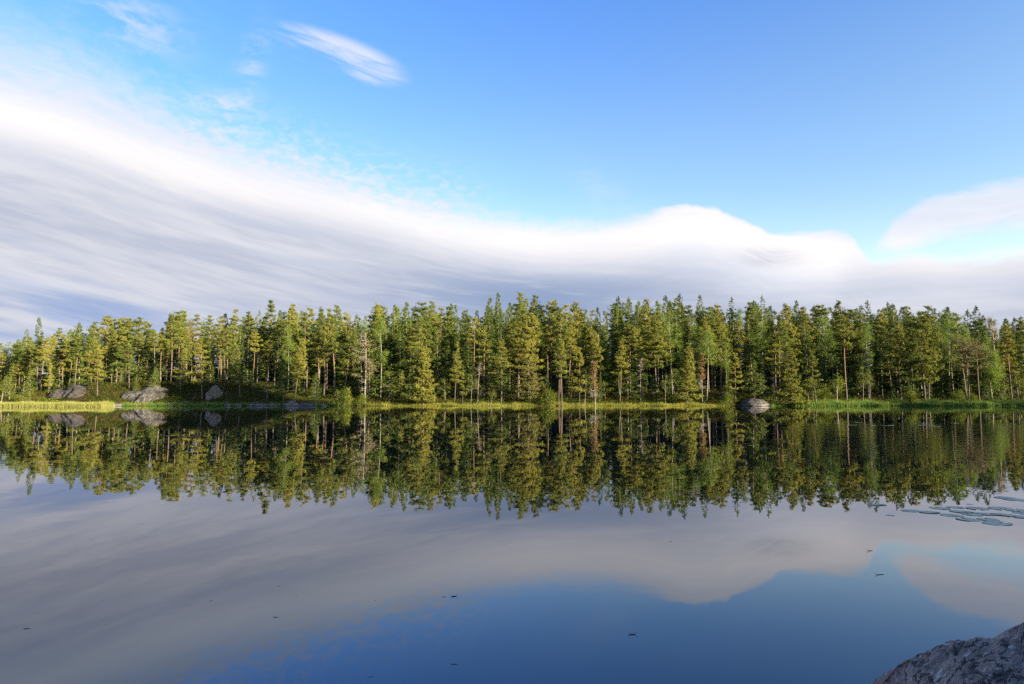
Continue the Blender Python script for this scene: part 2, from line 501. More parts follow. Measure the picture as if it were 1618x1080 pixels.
def birch(seed, H=16.0, cb=0.35, Rw=2.6, leaf=0.24, k=12, nbr=46, hang=0.3, r0=0.12, round_=1.0, spread=0.4, lean=(0, 0), stems=1, gap=0.1):
    rng = np.random.default_rng(seed)
    gt, gc = Geo(), Geo()
    C, D, S = [], [], []
    for st in range(stems):
        ln = (lean[0] + (rng.uniform(-0.09, 0.09) * H if stems > 1 else 0), lean[1] + (rng.uniform(-0.09, 0.09) * H if stems > 1 else 0))
        Hs = H * (1 if st == 0 else rng.uniform(0.7, 0.95))
        ax = trunk(gt, rng, Hs, r0, 0.02 * H, 0.95, ln)
        for b in range(nbr // stems):
            t = rng.random() ** 0.85
            z = Hs * (cb + (0.97 - cb) * t)
            if rng.random() < gap: continue
            a = rng.uniform(0, 6.283)
            out_ = np.array([math.cos(a), math.sin(a), 0])
            prof = math.sin(math.pi * min(1, 0.18 + 0.82 * t) ** 0.85) ** 0.7 * round_ + (1 - round_) * (1 - t)
            L = (Rw * prof * rng.uniform(0.5, 1.1) + 0.25) / (1 if stems == 1 else 1.3)
            m = max(2, int(L / 0.4)); s = np.linspace(0, 1, m + 1)
            path = ax(z)[None] + out_[None] * s[:, None] * L
            path[:, 2] += L * (0.75 * s - (0.35 + hang) * s ** 2)
            gt.tube(path[[0, m // 2, m]], [0.03, 0.02, 0.008], 3)
            for i in range(1, m + 1):
                if s[i] < 0.35 and L > 1: continue
                for rep in range(2):
                    o3 = rng.normal(size=3) * spread * (0.5 + 0.2 * L)
                    if hang > 0.2: o3[2] = -abs(o3[2]) * (1 + hang)
                    C.append(path[i] + o3); D.append(np.array([0, 0, -0.4]) + out_ * 0.3); S.append(leaf * rng.uniform(0.8, 1.2))
        C.append(ax(Hs * 0.96)); D.append(np.array([0, 0, 0.5])); S.append(leaf)
    tufts(gc, rng, C, D, np.array(S) * 0.78, int(k * 1.7), 0.34, 1.25, 0.4)
    return gt.get(), gc.get(), H


def dead(seed, H=14.0, cb=0.15, Rw=2.2, k=4, dens=0.6, ts=0.5, r0=0.17, conic=False, nb=34):
    rng = np.random.default_rng(seed)
    gt, gc = Geo(), Geo()
    ax = trunk(gt, rng, H, r0, 0.01 * H, 0.99)
    C, D, S = [], [], []
    for b in range(nb):
        t = rng.random(); z = H * (cb + (0.97 - cb) * t)
        a = rng.uniform(0, 6.283); out_ = np.array([math.cos(a), math.sin(a), 0])
        L = Rw * ((1 - t) if conic else (0.35 + 0.65 * math.sin(math.pi * min(1, t * 0.9 + 0.1)))) * rng.uniform(0.5, 1.15) + 0.3
        s = np.linspace(0, 1, 5)
        path = ax(z)[None] + out_[None] * s[:, None] * L
        path[:, 2] += L * (rng.uniform(-0.55, 0.1) * s + 0.35 * s ** 2)
        gt.tube(path, np.linspace(0.055, 0.014, 5), 3)
        for i in (1, 2, 3, 4):                                   # bare twigs
            for q in range(3):
                d = unit(out_ * 0.6 + rng.normal(size=3) * 0.7)
                gt.tube([path[i], path[i] + d * rng.uniform(0.3, 0.8)], [0.018, 0.006], 3)
            if t > 0.25 and rng.random() < dens:
                for q in range(3):
                    C.append(path[i] + rng.normal(size=3) * 0.22); D.append(out_ * 0.6 + np.array([0, 0, 0.2])); S.append(ts)
    C.append(ax(H * 0.97)); D.append(np.array([0, 0, 1.0])); S.append(ts * 0.6)
    tufts(gc, rng, C, D, S, k, 0.12, 0.3, 0.6)
    return gt.get(), gc.get(), H


ARCH = {}
def arch(key, data, leafmat, barkmat, kind, adj):
    (tv, tf), (cv, cf), H = data
    top = max(cv[:, 2].max(), tv[:, 2].max())
    f = H / top
    ARCH[key] = dict(trunk=mesh(kind + '_trunk', tv * [1, 1, f], tf, [M[barkmat]], smooth=True),
                     crown=mesh(kind + '_crown', cv * [1, 1, f], cf, [M[leafmat]]), H=H, kind=kind, adj=adj, cv=cv, cf=cf, lm=leafmat)


arch('P0', pine(1, 20, 0.66, 2.2), 'pine', 'barkpine', 'pine_tree', 'high-crowned')
arch('P1', pine(2, 20, 0.58, 2.4), 'pine', 'barkpine', 'pine_tree', 'bushy-topped')
arch('P2', pine(3, 20, 0.60, 1.6, up=0.5, whorl=1.0), 'pine', 'barkpine', 'pine_tree', 'slender')
arch('P3', pine(4, 20, 0.60, 2.8, flat=1.0, up=0.2), 'pine', 'barkpine', 'pine_tree', 'round-headed')
arch('P4', pine(5, 20, 0.38, 2.6, full=0.0, gap=0.08, whorl=1.0), 'pine', 'barkpine', 'pine_tree', 'cone-shaped')
arch('P5', pine(6, 14, 0.10, 3.3, full=0.0, whorl=0.8, gap=0.1, ts=0.48, up=0.2, r0=0.14, stubs=0), 'pine', 'barkpine', 'pine_tree', 'low-branched')
arch('P6', pine(7, 14, 0.32, 2.5, bias=(-0.55, 0), lean=(-1.3, 0), ts=0.5, flat=0.4, up=0.1, r0=0.14, whorl=0.95, gap=0.2), 'pine', 'barkpine', 'pine_tree', 'lopsided')
arch('P7', pine(8, 14, 0.30, 2.3, gap=0.25, whorl=1.25, ts=0.44, up=0.1, full=0.0, r0=0.12), 'pine', 'barkpine', 'pine_tree', 'sparsely tiered')
arch('P8', pine(9, 17, 0.60, 2.6, gap=0.2, ts=0.4, k=9, flat=0.8, r0=0.16, pad=0.7), 'grey', 'barkpine', 'pine_tree', 'thin-crowned')
arch('P9', pine(10, 20, 0.24, 4.8, gap=0.1, flat=0.8, ts=0.52, up=0.12, nb=7, r0=0.2), 'pine', 'barkpine', 'pine_tree', 'broad-crowned')
arch('PA', pine(11, 20, 0.40, 2.4, gap=0.25, whorl=1.35, up=0.2), 'pine', 'barkpine', 'pine_tree', 'loose-tiered')
arch('PB', pine(12, 13, 0.14, 3.2, gap=0.15, flat=0.7, up=0.12, ts=0.42, k=11, r0=0.13, whorl=0.85, stubs=0), 'olive', 'barkpine', 'pine_tree', 'dull olive')
arch('S0', spruce(21), 'spruce', 'barkspruce', 'spruce_tree', 'dense dark')
arch('S1', spruce(22, Rw=2.0), 'spruce', 'barkspruce', 'spruce_tree', 'narrow pointed')
arch('S2', spruce(23, Rw=2.2, gap=0.45, whorl=0.95, ragged=0.5, cb=0.25), 'spruce', 'barkspruce', 'spruce_tree', 'sparse gappy')
arch('S3', spruce(24, Rw=3.2, power=0.9), 'spruce', 'barkspruce', 'spruce_tree', 'broad-skirted')
arch('S4', spruce(25, Rw=2.2, cb=0.36, droop=0.5, ragged=0.35), 'spruce', 'barkspruce', 'spruce_tree', 'bare-stemmed')
arch('S5', spruce(26, H=9, Rw=1.7, whorl=0.4, cb=0.05, r0=0.08, ts=0.4), 'spruce', 'barkspruce', 'spruce_tree', 'young bushy')
arch('B0', birch(31, 18, 0.40, 2.8), 'birch', 'barkbirch', 'birch_tree', 'rounded light green')
arch('B1', birch(32, 17, 0.56, 1.9, hang=0.9, spread=0.45), 'birch', 'barkbirch', 'birch_tree', 'drooping')
arch('B2', birch(33, 17, 0.38, 1.6, round_=0.6), 'birch', 'barkbirch', 'birch_tree', 'narrow light green')
arch('B3', birch(34, 15, 0.18, 2.9, hang=0.0, nbr=64, k=16, leaf=0.28), 'birch', 'barkgrey', 'aspen_tree', 'dense bright')
arch('B4', birch(35, 8, 0.35, 1.3, nbr=22, k=9, leaf=0.2, r0=0.07, hang=0.1), 'shrub', 'barkbirch', 'birch_tree', 'small')
arch('T0', birch(36, 5, 0.30, 1.2, nbr=16, k=9, leaf=0.24, r0=0.05, hang=0.0, gap=0.3), 'shrub', 'barkgrey', 'sapling', 'thin leafy')
arch('T1', birch(37, 5, 0.45, 1.3, nbr=18, k=10, leaf=0.24, r0=0.05, hang=-0.2, gap=0.25, stems=2), 'shrub', 'barkgrey', 'sapling', 'two-stemmed')
arch('U0', birch(38, 3, 0.05, 1.3, nbr=30, k=12, leaf=0.22, r0=0.03, hang=0.0, stems=4), 'shrub', 'barkgrey', 'bush', 'rounded leafy')
arch('U1', birch(39, 2.2, 0.05, 1.4, nbr=24, k=10, leaf=0.2, r0=0.03, hang=0.1, stems=4), 'shrub', 'barkgrey', 'bush', 'low spreading')
arch('D0', dead(41), 'grey', 'barkgrey', 'dead_pine', 'grey half-dead')
arch('D1', dead(42, H=11, cb=0.3, Rw=1.2, dens=0.95, k=6, conic=True, r0=0.11, ts=0.45), 'rust', 'barkgrey', 'dead_spruce', 'rusty dead')
arch('D2', dead(43, H=10, cb=0.2, Rw=0.9, dens=0.08, conic=True, r0=0.1, nb=26), 'grey', 'barkgrey', 'dead_tree', 'bare grey')

VAR = {}
def variant(key, data, leafmat, barkmat):
    b = ARCH[key]
    n = key + '_' + str(len(VAR.setdefault(key, [key])))
    arch(n, data, leafmat, barkmat, b['kind'], b['adj']); VAR[key].append(n)


variant('P0', pine(51, 20, 0.70, 2.0), 'pine', 'barkpine')
variant('P0', pine(52, 20, 0.62, 2.4, gap=0.2, lean=(0.5, 0.2)), 'pine', 'barkpine')
variant('P1', pine(53, 20, 0.54, 2.1, gap=0.18), 'pine', 'barkpine')
variant('P1', pine(54, 20, 0.60, 2.7, flat=0.3, whorl=1.25), 'pine', 'barkpine')
variant('P3', pine(55, 20, 0.56, 2.9, flat=0.8, up=0.15, gap=0.2), 'pine', 'barkpine')
variant('P4', pine(56, 20, 0.36, 2.3, full=0.0, gap=0.14), 'pine', 'barkpine')
variant('P4', pine(57, 20, 0.48, 2.8, full=0.0, gap=0.1, whorl=1.2, up=0.2), 'pine', 'barkpine')
variant('PA', pine(58, 20, 0.34, 2.7, gap=0.3, whorl=1.2, up=0.25), 'pine', 'barkpine')
variant('P2', pine(59, 20, 0.46, 2.0, up=0.45, gap=0.2), 'pine', 'barkpine')
variant('S0', spruce(61, Rw=2.8, ragged=0.35), 'spruce', 'barkspruce')
variant('S0', spruce(62, Rw=2.4, droop=0.5, gap=0.2), 'spruce', 'barkspruce')
variant('S1', spruce(63, Rw=1.8, ragged=0.4, gap=0.18), 'spruce', 'barkspruce')
variant('S1', spruce(64, Rw=2.1, cb=0.2, power=1.15), 'spruce', 'barkspruce')
variant('S2', spruce(65, Rw=2.0, gap=0.35, whorl=0.9, ragged=0.6, cb=0.3), 'spruce', 'barkspruce')
variant('S3', spruce(66, Rw=3.0, power=0.95, ragged=0.4), 'spruce', 'barkspruce')
variant('B0', birch(67, 18, 0.36, 2.5), 'birch', 'barkbirch')
variant('B2', birch(68, 17, 0.42, 1.9, round_=0.8, hang=0.5), 'birch', 'barkbirch')

# ------------------------------------------------------------------ terrain
def ss(x, a, b):
    t = np.clip((x - a) / (b - a), 0, 1)
    return t * t * (3 - 2 * t)


PXR = np.array([-300, 0, 80, 150, 250, 400, 500, 600, 800, 1000, 1200, 1400, 1618, 1900], float)
RISE = np.array([1.5, 2.0, 4.5, 6.2, 6.5, 6.0, 4.0, 4.5, 6.5, 6.5, 5.0, 3.4, 2.6, 2.5])
STEEP = np.array([30, 26, 18, 15, 14, 15, 24, 38, 40, 40, 34, 40, 40, 40], float)
XR = (PXR - CX) / FPX * 158


def shore(x): return 151.5 + 1.0 * np.sin(x * 0.11) + 0.6 * np.sin(x * 0.31 + 1.0) - 7.0 * ss(x, -78, -100)


def ground_h(x, y):
    x = np.asarray(x, float); y = np.asarray(y, float)
    d = y - shore(x)
    rise = np.interp(x, XR, RISE); st = np.interp(x, XR, STEEP)
    far = 9 * ss(d, 78, 130) + rise * (0.72 * ss(d, -1, st) + 0.75 * ss(d, 20, 95)) + 0.5 * ss(d, -2, 2) + 0.25 * np.sin(x * 0.4 + y * 0.3) * ss(d, 3, 10)
    h = -2.6 + 2.6 * ss(d, -6, 0) + far
    def bump(cx, cy, rx, ry, hh):
        q = np.hypot((x - cx) / rx, (y - cy) / ry) + 0.05 * np.sin(x * 0.21 + y * 0.13)
        return hh * ss(q, 1.0, 0.12)
    near = 5.6 * ss(-1.2 - y, -3, 2)
    low = -2.6 + near
    for b_ in ((96, 50, 54, 36, 24.0), (190, 121, 104, 21, 5.2), (28, -14, 30, 22, 4.5), (260, 70, 130, 80, 5.0)):  # out-of-view land; first hill added so its wood shades the left shore
        low = np.maximum(low, -2.6 + np.maximum(near, 0) + bump(*b_))
    h = np.where(y < 60, low, np.maximum(h, low))
    side = np.maximum(ss(np.abs(x), 330, 380) * 6, 0)
    return np.maximum(h, -2.6 + side * ss(y, -40, 10) + 0 * x)


def graded(a, b, n, lo, hi):
    return np.concatenate([[lo, lo * 0.5, a * 1.8 if a < 0 else a - 200], np.linspace(a, b, n), [b * 1.8, hi * 0.5, hi]])


gx = np.concatenate([[-5000, -2200, -900, -500], np.linspace(-380, -150, 24), np.linspace(-145, 145, 130), np.linspace(150, 380, 24), [500, 900, 2200, 5000]])
gy = np.concatenate([[-4000, -1500, -500, -200, -100], np.linspace(-70, 6, 40), np.linspace(9, 138, 52), np.linspace(141, 250, 74), [270, 300, 400, 700, 1500, 3000, 6000]])
GX, GY = np.meshgrid(gx, gy)
GZ = ground_h(GX, GY)
nx, ny = len(gx), len(gy)
idx = np.arange(nx * ny).reshape(ny, nx)
F = np.stack([idx[:-1, :-1], idx[:-1, 1:], idx[1:, 1:], idx[1:, :-1]], -1).reshape(-1, 4)
mg, t, o = mat('forest_floor')
tcn = t.nodes.new('ShaderNodeTexCoord')
n1 = noise(t, tcn.outputs['Object'], 0.35, 6, 0.65)
n2 = noise(t, tcn.outputs['Object'], 1.7, 6, 0.65)
c = mixc(t, step(n1, 0.4, 0.6), (0.024, 0.030, 0.009), (0.050, 0.036, 0.017))
c = mixc(t, step(n2, 0.5, 0.7), c, (0.032, 0.044, 0.011))
d = t.nodes.new('ShaderNodeBsdfDiffuse'); t.links.new(c, d.inputs[0]); t.links.new(d.outputs[0], o.inputs[0])
g = link('ground', mesh('ground', np.stack([GX, GY, GZ], -1), F, [mg], smooth=True)); tag(g, kind='structure')

# water: a still dark lake
mw, t, o = mat('lake_water')
tcn = t.nodes.new('ShaderNodeTexCoord')
sp = t.nodes.new('ShaderNodeSeparateXYZ'); t.links.new(tcn.outputs['Object'], sp.inputs[0])
wx, wy = X(t, sp.outputs[0]), X(t, sp.outputs[1])
n1 = noise(t, vec(t, wx * 0.9, wy * 0.9, 0.0), 1.0, 3, 0.5)
n2 = noise(t, vec(t, wx * 0.07, wy * 0.12, 4.0), 1.0, 2, 0.5)
breeze = step(wx - wy * 0.36 + (n2 - 0.5) * 8.0, 0.5, 2.5) * step(wy, 15.0, 19.0) * step(wy + (n2 - 0.5) * 10.0, 44.0, 36.0)
bp = t.nodes.new('ShaderNodeBump'); bp.inputs['Distance'].default_value = 1.0
t.links.new((n1 * (breeze * 0.010 + step(n2, 0.42, 0.66) * 0.0012 + 0.0007)).k, bp.inputs['Height'])
fr = t.nodes.new('ShaderNodeFresnel'); fr.inputs['IOR'].default_value = 1.60
t.links.new(bp.outputs[0], fr.inputs['Normal'])
gl = t.nodes.new('ShaderNodeBsdfGlossy'); df = t.nodes.new('ShaderNodeBsdfDiffuse')
df.inputs['Color'].default_value = (0.0, 0.0016, 0.006, 1)
t.links.new(mixc(t, step(X(t, fr.outputs[0]), 0.15, 0.38), (0.56, 0.74, 1.0), (0.95, 0.95, 0.98)), gl.inputs['Color'])
t.links.new((breeze * 0.05).k, gl.inputs['Roughness'])
t.links.new(bp.outputs[0], gl.inputs['Normal'])
ms = t.nodes.new('ShaderNodeMixShader')
t.links.new(fr.outputs[0], ms.inputs[0]); t.links.new(df.outputs[0], ms.inputs[1]); t.links.new(gl.outputs[0], ms.inputs[2])
t.links.new(ms.outputs[0], o.inputs[0])
wv = np.array([[-420, -30, 0], [420, -30, 0], [420, 175, 0], [-420, 175, 0]])
w = link('water', mesh('water', wv, [[0, 1, 2, 3]], [mw])); tag(w, kind='structure')

# ------------------------------------------------------------------ trees
LAND = [(18, 'sunlit saplings among the reeds'), (108, 'dark rock slope'), (150, 'lopsided leaning pine'), (228, 'big grey rock slab'),
        (323, 'two-headed pine'), (380, 'crooked leaning pine'), (440, 'flat rock shelf'), (498, 'little white birch'), (545, 'bright alder bush'), (578, 'grey half-dead pine'),
        (662, 'twin shore pines'), (743, 'small white-stemmed birch'), (838, 'dull olive pine'), (884, 'pale-stemmed pine pair'),
        (940, 'rusty dead spruce'), (977, 'bare-legged pine'), (1050, 'leaning pale birch stem'), (1115, 'drooping white birch'), (1192, 'round lakeside boulder'),
        (1247, 'wide low shore pine'), (1321, 'yellow-green rowan sapling'), (1367, 'pair of spindly saplings'), (1455, 'broad-crowned tall pine'),
        (1524, 'thin-crowned pine pair'), (1562, 'rounded bright aspen'), (1608, 'far right sedge')]
GROUPS = {'pine_tree': 'pines on the far shore', 'spruce_tree': 'spruces on the far shore', 'birch_tree': 'birches on the far shore', 'aspen_tree': 'birches on the far shore',
          'sapling': 'saplings along the far shore', 'bush': 'bushes along the far shore', 'dead_pine': 'dead trees on the far shore', 'dead_spruce': 'dead trees on the far shore', 'dead_tree': 'dead trees on the far shore'}
CAT = {'pine_tree': 'pine tree', 'spruce_tree': 'spruce tree', 'birch_tree': 'birch tree', 'aspen_tree': 'aspen tree', 'sapling': 'sapling', 'bush': 'bush',
       'dead_pine': 'dead tree', 'dead_spruce': 'dead tree', 'dead_tree': 'dead tree'}
PLACED = []
rt = random.Random(5)


def tree(key, px, tip, Y, wf=1.0, label=None, where=None, rot=None, lean=0.0):
    a = ARCH[rt.choice(VAR.get(key, [key]))]
    p = at(px, tip, Y)
    x = p[0] if not lean else p[0]
    base = float(ground_h(x, Y)) - 0.05
    H = p[2] - base
    s = H / a['H']
    e = bpy.data.objects.new(a['kind'], None); COL.objects.link(e)
    e.empty_display_size = 0.5
    e.location = (x, Y, base)
    e.rotation_euler = (R(rt.gauss(0, 1.0)), R(lean if lean else rt.gauss(0, 1.2)), (rt.uniform(0, 6.283) if rot is None else R(rot)))
    wsc = s ** 0.9 * wf
    e.scale = (wsc, wsc, s)
    link('trunk', a['trunk'], e); link('crown', a['crown'], e)
    e['category'] = CAT[a['kind']]; e['group'] = GROUPS[a['kind']]
    if label: e['label'] = label
    PLACED.append((px, tip, e, a, where, label))
    return e


# --- front trees, one by one, left to right
FRONT = [
 ('T1', 4, 588, 140, 1.0, 'sunlit two-stemmed sapling at the outer left end of the reed bed'),
 ('B4', 17, 590, 141, 0.9, 'taller pale sapling birch rising behind the left end of the reeds'),
 ('T0', 35, 602, 140, 1.0, 'sunlit thin sapling right of the sapling birch among the reeds'),
 ('T0', 48, 611, 142, 0.8, 'small shaded sapling with sparse leaves behind the left reeds'),
 ('U1', 68, 622, 141, 0.8, 'little sunlit bush poking above the middle of the reeds'),
 ('U1', 82, 626, 141, 0.8, 'low yellow-green bush beside the dark rock slope, just above the reeds'),
 ('P3', 28, 538, 178, 0.9, 'pine with glowing orange-green top above the sapling birch'),
 ('P4', 52, 531, 172, 1.0, 'pale pine close left of the tall pointed left spruce'),
 ('S0', 71, 500, 180, 1.0, 'tallest pointed spruce on the left, rising clear of its neighbours'),
 ('P0', 70, 531, 164, 1.0, 'red-stemmed pine right in front of the tall pointed left spruce'),
 ('P7', 79, 567, 154, 0.6, 'short thin pine with bare stem under the tall pointed left spruce'),
 ('P1', 98, 516, 172, 0.95, 'pine with long bare stem rising behind the dark rock slope'),
 ('P1', 113, 522, 168, 1.0, 'full pine behind the dark rock slope, beside the lopsided leaning pine'),
 ('B4', 118, 600, 153, 0.5, 'thin green birch stem growing before the dark rock slope'),
 ('P6', 158, 543, 152, 1.0, 'lopsided leaning pine with sunlit boughs reaching left over the dark rock slope'),
 ('P6', 208, 536, 157, 1.0, 'bent pine with drooping sunlit boughs at the left of the big grey rock slab'),
 ('U1', 169, 627, 147, 0.7, 'small bright bush at the right end of the reed bed'),
 ('P0', 246, 520, 163, 1.0, 'straight pine with bare grey stem standing on top of the big grey rock slab'),
 ('P2', 257, 516, 166, 0.9, 'slim pine close to the right of the one on the big grey rock slab'),
 ('P2', 266, 536, 170, 0.9, 'short slim pine with a small sunlit head right of the big grey slab'),
 ('P7', 288, 541, 158, 0.9, 'shaded pine with dim head between the big slab and the tall rock block'),
 ('P8', 307, 505, 172, 0.8, 'pine with the brightest sunlit bare upper stem on the left shore'),
 ('P1', 294, 520, 168, 1.0, 'red-barked pine left of the brightest sunlit bare stem'),
 ('P7', 323, 533, 153, 1.25, 'two-headed pine with sunlit boughs in front of the tall rock block'),
 ('P0', 347, 521, 164, 0.8, 'leftmost of three close pine stems behind the tall rock block'),
 ('P0', 353, 510, 167, 0.8, 'middle of three close pine stems behind the tall rock block'),
 ('P1', 359, 522, 165, 0.8, 'rightmost of three close pine stems behind the tall rock block'),
 ('P6', 383, 534, 156, 0.75, 'crooked leaning pine with drooping sunlit head left of the flat rock shelf'),
 ('D2', 362, 618, 150, 0.5, 'short pale broken stem leaning at the water right of the tall rock block'),
 ('P0', 402, 520, 163, 1.0, 'straight pine with sunlit head above the left end of the flat rock shelf'),
 ('P2', 426, 472, 178, 1.1, 'tallest thin-topped pine over the flat rock shelf'),
 ('P7', 450, 566, 150, 1.05, 'small tiered pine growing from the flat rock shelf'),
 ('D2', 423, 588, 154, 0.7, 'bare grey snag behind the flat rock shelf'),
 ('B2', 458, 510, 164, 1.1, 'light green birch right behind the orange-lit pine above the rock shelf'),
 ('P4', 468, 532, 156, 1.05, 'orange-lit pine with bright stem above the flat rock shelf'),
 ('P1', 488, 482, 170, 1.0, 'tall pine with long pale stem above the little white birch'),
 ('P2', 515, 486, 163, 1.0, 'straight pine with whitish stem right of the little white birch'),
 ('P4', 545, 514, 157, 1.15, 'dense orange-lit pine with boughs to mid stem above the bright alder bush'),
 ('B4', 499, 610, 146.5, 0.7, 'little white birch leaning over the water right of the rock shelf'),
 ('U0', 545, 606, 149.6, 0.75, 'bright alder bush hanging over the waterline'),
 ('U0', 573, 618, 151, 0.9, 'leafy bush at the foot of the grey half-dead pine'),
 ('D0', 578, 524, 153.5, 1.15, 'grey half-dead pine with curved bare boughs near the start of the bank grass'),
 ('B2', 575, 502, 166, 1.0, 'green-topped birch standing behind the grey half-dead pine'),
 ('B2', 603, 494, 161, 1.1, 'yellow-green leafy birch right of the grey half-dead pine'),
 ('S0', 621, 480, 180, 1.0, 'dark spruce tower left of the twin low-branched shore pines'),
 ('S1', 641, 476, 172, 1.15, 'slim spruce with visible stem above the twin low-branched shore pines'),
 ('P5', 656, 541, 151.5, 0.8, 'left one of the twin low-branched shore pines'),
 ('P5', 669, 545, 150, 0.95, 'right, fuller one of the twin low-branched shore pines'),
 ('P7', 636, 585, 151, 0.8, 'small dim pine tucked against the left of the twin shore pines'),
 ('T0', 616, 580, 153, 1.2, 'leafy green sapling left of the twin shore pines'),
 ('P1', 703, 482, 168, 1.0, 'pine with long straight stem right of the twin shore pines'),
 ('P4', 719, 538, 154, 0.8, 'slim pine with bare lower stem between the twin shore pines and small white birch'),
 ('P0', 747, 500, 164, 1.1, 'tall pine with orange stem high above the small white-stemmed birch'),
 ('P7', 731, 577, 149.5, 0.6, 'young thin pine close left of the small white-stemmed birch'),
 ('B4', 744, 587, 149, 0.85, 'small white-stemmed birch standing in the bank grass'),
 ('D2', 755, 570, 151, 0.9, 'bare grey snag close right of the small white-stemmed birch'),
 ('PA', 765, 512, 160, 1.15, 'loose pine with snaking boughs right of the bare grey snag'),
 ('T1', 774, 612, 149, 0.9, 'bright bent sapling in the bank grass right of the bare grey snag'),
 ('P4', 792, 534, 154, 1.15, 'bushy dim pine left of the dull olive pine'),
 ('P0', 819, 498, 164, 1.0, 'orange-stemmed pine above the left half of the dull olive pine'),
 ('P0', 843, 492, 166, 1.0, 'orange-stemmed pine above the right half of the dull olive pine'),
 ('PB', 838, 568, 152.2, 1.2, 'dull olive pine spreading down to the bank grass'),
 ('P4', 882, 527, 150.5, 0.75, 'left of two slim pale-stemmed pines standing in the bank grass'),
 ('P2', 887, 535, 149.8, 1.0, 'right of two slim pale-stemmed pines standing in the bank grass'),
 ('P7', 915, 547, 150.5, 0.75, 'young tiered pine with thin stem left of the light green birch'),
 ('B4', 923, 577, 151.5, 1.2, 'light green birch with several stems left of the rusty dead spruce'),
 ('U0', 868, 610, 150.5, 1.0, 'leafy bush between the dull olive pine and the slim pale-stemmed pair'),
 ('D1', 940, 568, 149.2, 1.0, 'rusty dead spruce on a pale stem at the bank grass'),
 ('S3', 947, 585, 153, 0.55, 'dark leafy young spruce right behind the rusty dead spruce'),
 ('P4', 942, 520, 160, 1.0, 'pine with dense dim head above the rusty dead spruce'),
 ('P4', 978, 533, 154, 0.85, 'bare-legged pine with a pale thin stem right of the rusty dead spruce'),
 ('P3', 994, 510, 163, 1.0, 'round-headed pine behind the bare-legged pine'),
 ('D2', 1011, 563, 155, 0.9, 'bare grey snag right of the bare-legged pine'),
 ('P4', 1037, 490, 164, 1.15, 'large pale pine left of the light birch crowns'),
 ('B0', 1060, 492, 167, 0.9, 'bright birch crown high in the wood right of the large pale pine'),
 ('B4', 1050, 588, 149, 0.7, 'leaning pale birch stem at the bank grass'),
 ('P5', 1083, 540, 150.5, 0.8, 'tiered bushy pine between the leaning birch stem and the drooping white birch'),
 ('B1', 1114, 515, 152.5, 1.0, 'drooping white birch with tall white stem'),
 ('D1', 1108, 555, 152, 0.7, 'brown withered spruce close left of the drooping white birch'),
 ('P4', 1137, 508, 159, 1.05, 'pine with reddish stem right of the drooping white birch'),
 ('B1', 1147, 548, 155, 0.7, 'smaller drooping birch between the white birch and the boulder'),
 ('P7', 1160, 556, 152.5, 1.1, 'red-stemmed open pine left of the round lakeside boulder'),
 ('P6', 1190, 588, 151, 1.15, 'low pine with boughs reaching over the round lakeside boulder'),
 ('U0', 1150, 617, 150, 1.0, 'leafy bush left of the round lakeside boulder'),
 ('PA', 1223, 512, 157, 1.1, 'left of two close tall pines right of the round boulder'),
 ('P0', 1228, 506, 158, 1.1, 'right of two close tall pines right of the round boulder'),
 ('P5', 1247, 548, 150, 0.95, 'wide low shore pine with sweeping boughs right of the round boulder'),
 ('P5', 1240, 565, 151, 0.75, 'smaller pine leaning into the wide low shore pine'),
 ('P7', 1282, 553, 154, 1.0, 'tiered thin pine right of the wide low shore pine'),
 ('U1', 1216, 620, 150.5, 1.0, 'dry low bush between the round boulder and the wide shore pine'),
 ('B2', 1298, 496, 170, 1.2, 'pale yellow-green birch crown above the tiered thin pine'),
 ('T0', 1289, 598, 151, 1.1, 'sparse sapling left of the yellow-green rowan sapling'),
 ('T1', 1320, 588, 150.3, 1.1, 'yellow-green rowan sapling with slanting stems at the sedge'),
 ('P0', 1333, 496, 157, 1.1, 'tall pine with twisted pale top boughs above the rowan sapling'),
 ('B2', 1368, 508, 164, 1.0, 'light birch crown above the pair of spindly saplings'),
 ('B4', 1361, 573, 150.8, 0.7, 'left of the pair of spindly saplings at the sedge'),
 ('B4', 1373, 577, 150.8, 0.6, 'right of the pair of spindly saplings at the sedge'),
 ('P1', 1420, 530, 156, 1.1, 'pine with sunlit lower stem left of the broad-crowned tall pine'),
 ('PA', 1434, 522, 158, 1.1, 'loose pine with white lit stem touching the broad-crowned tall pine'),
 ('P9', 1455, 488, 153, 0.85, 'broad-crowned tall pine with straight orange stem at the sedge'),
 ('PA', 1463, 535, 157, 1.1, 'smaller pine whose pale stem shows right of the broad-crowned pine'),
 ('B0', 1492, 490, 166, 1.0, 'yellowish birch crown right of the broad-crowned tall pine'),
 ('P8', 1522, 528, 151.5, 1.2, 'left of the thin-crowned pine pair with bright stems'),
 ('P8', 1526, 534, 152.5, 1.0, 'right of the thin-crowned pine pair with bright stems'),
 ('P8', 1542, 533, 151, 1.1, 'single thin-crowned pine between the pine pair and the aspen'),
 ('B3', 1562, 528, 158, 0.85, 'rounded bright aspen behind the right-hand sedge'),
 ('PA', 1592, 512, 161, 1.2, 'pine with bent reddish stem right of the rounded bright aspen'),
 ('U0', 1438, 613, 150, 0.8, 'small bush under the broad-crowned tall pine'),
 ('U0', 1512, 612, 150.5, 0.9, 'bush at the foot of the thin-crowned pine pair'),
 ('U0', 1536, 617, 150.5, 0.7, 'lower bush right of the one under the thin-crowned pine pair'),
 ('T0', 1580, 604, 150.5, 0.8, 'pale slanting sapling under the rounded bright aspen'),
 ('S5', 1437, 600, 151.5, 0.7, 'little spruce half hidden under the broad-crowned tall pine'),
 ('T1', 1608, 590, 151, 1.1, 'leafy sapling near the far right end of the sedge'),
]
LEANS = {1050: 4, 362: -12, 1580: 16, 774: 10, 383: -4}
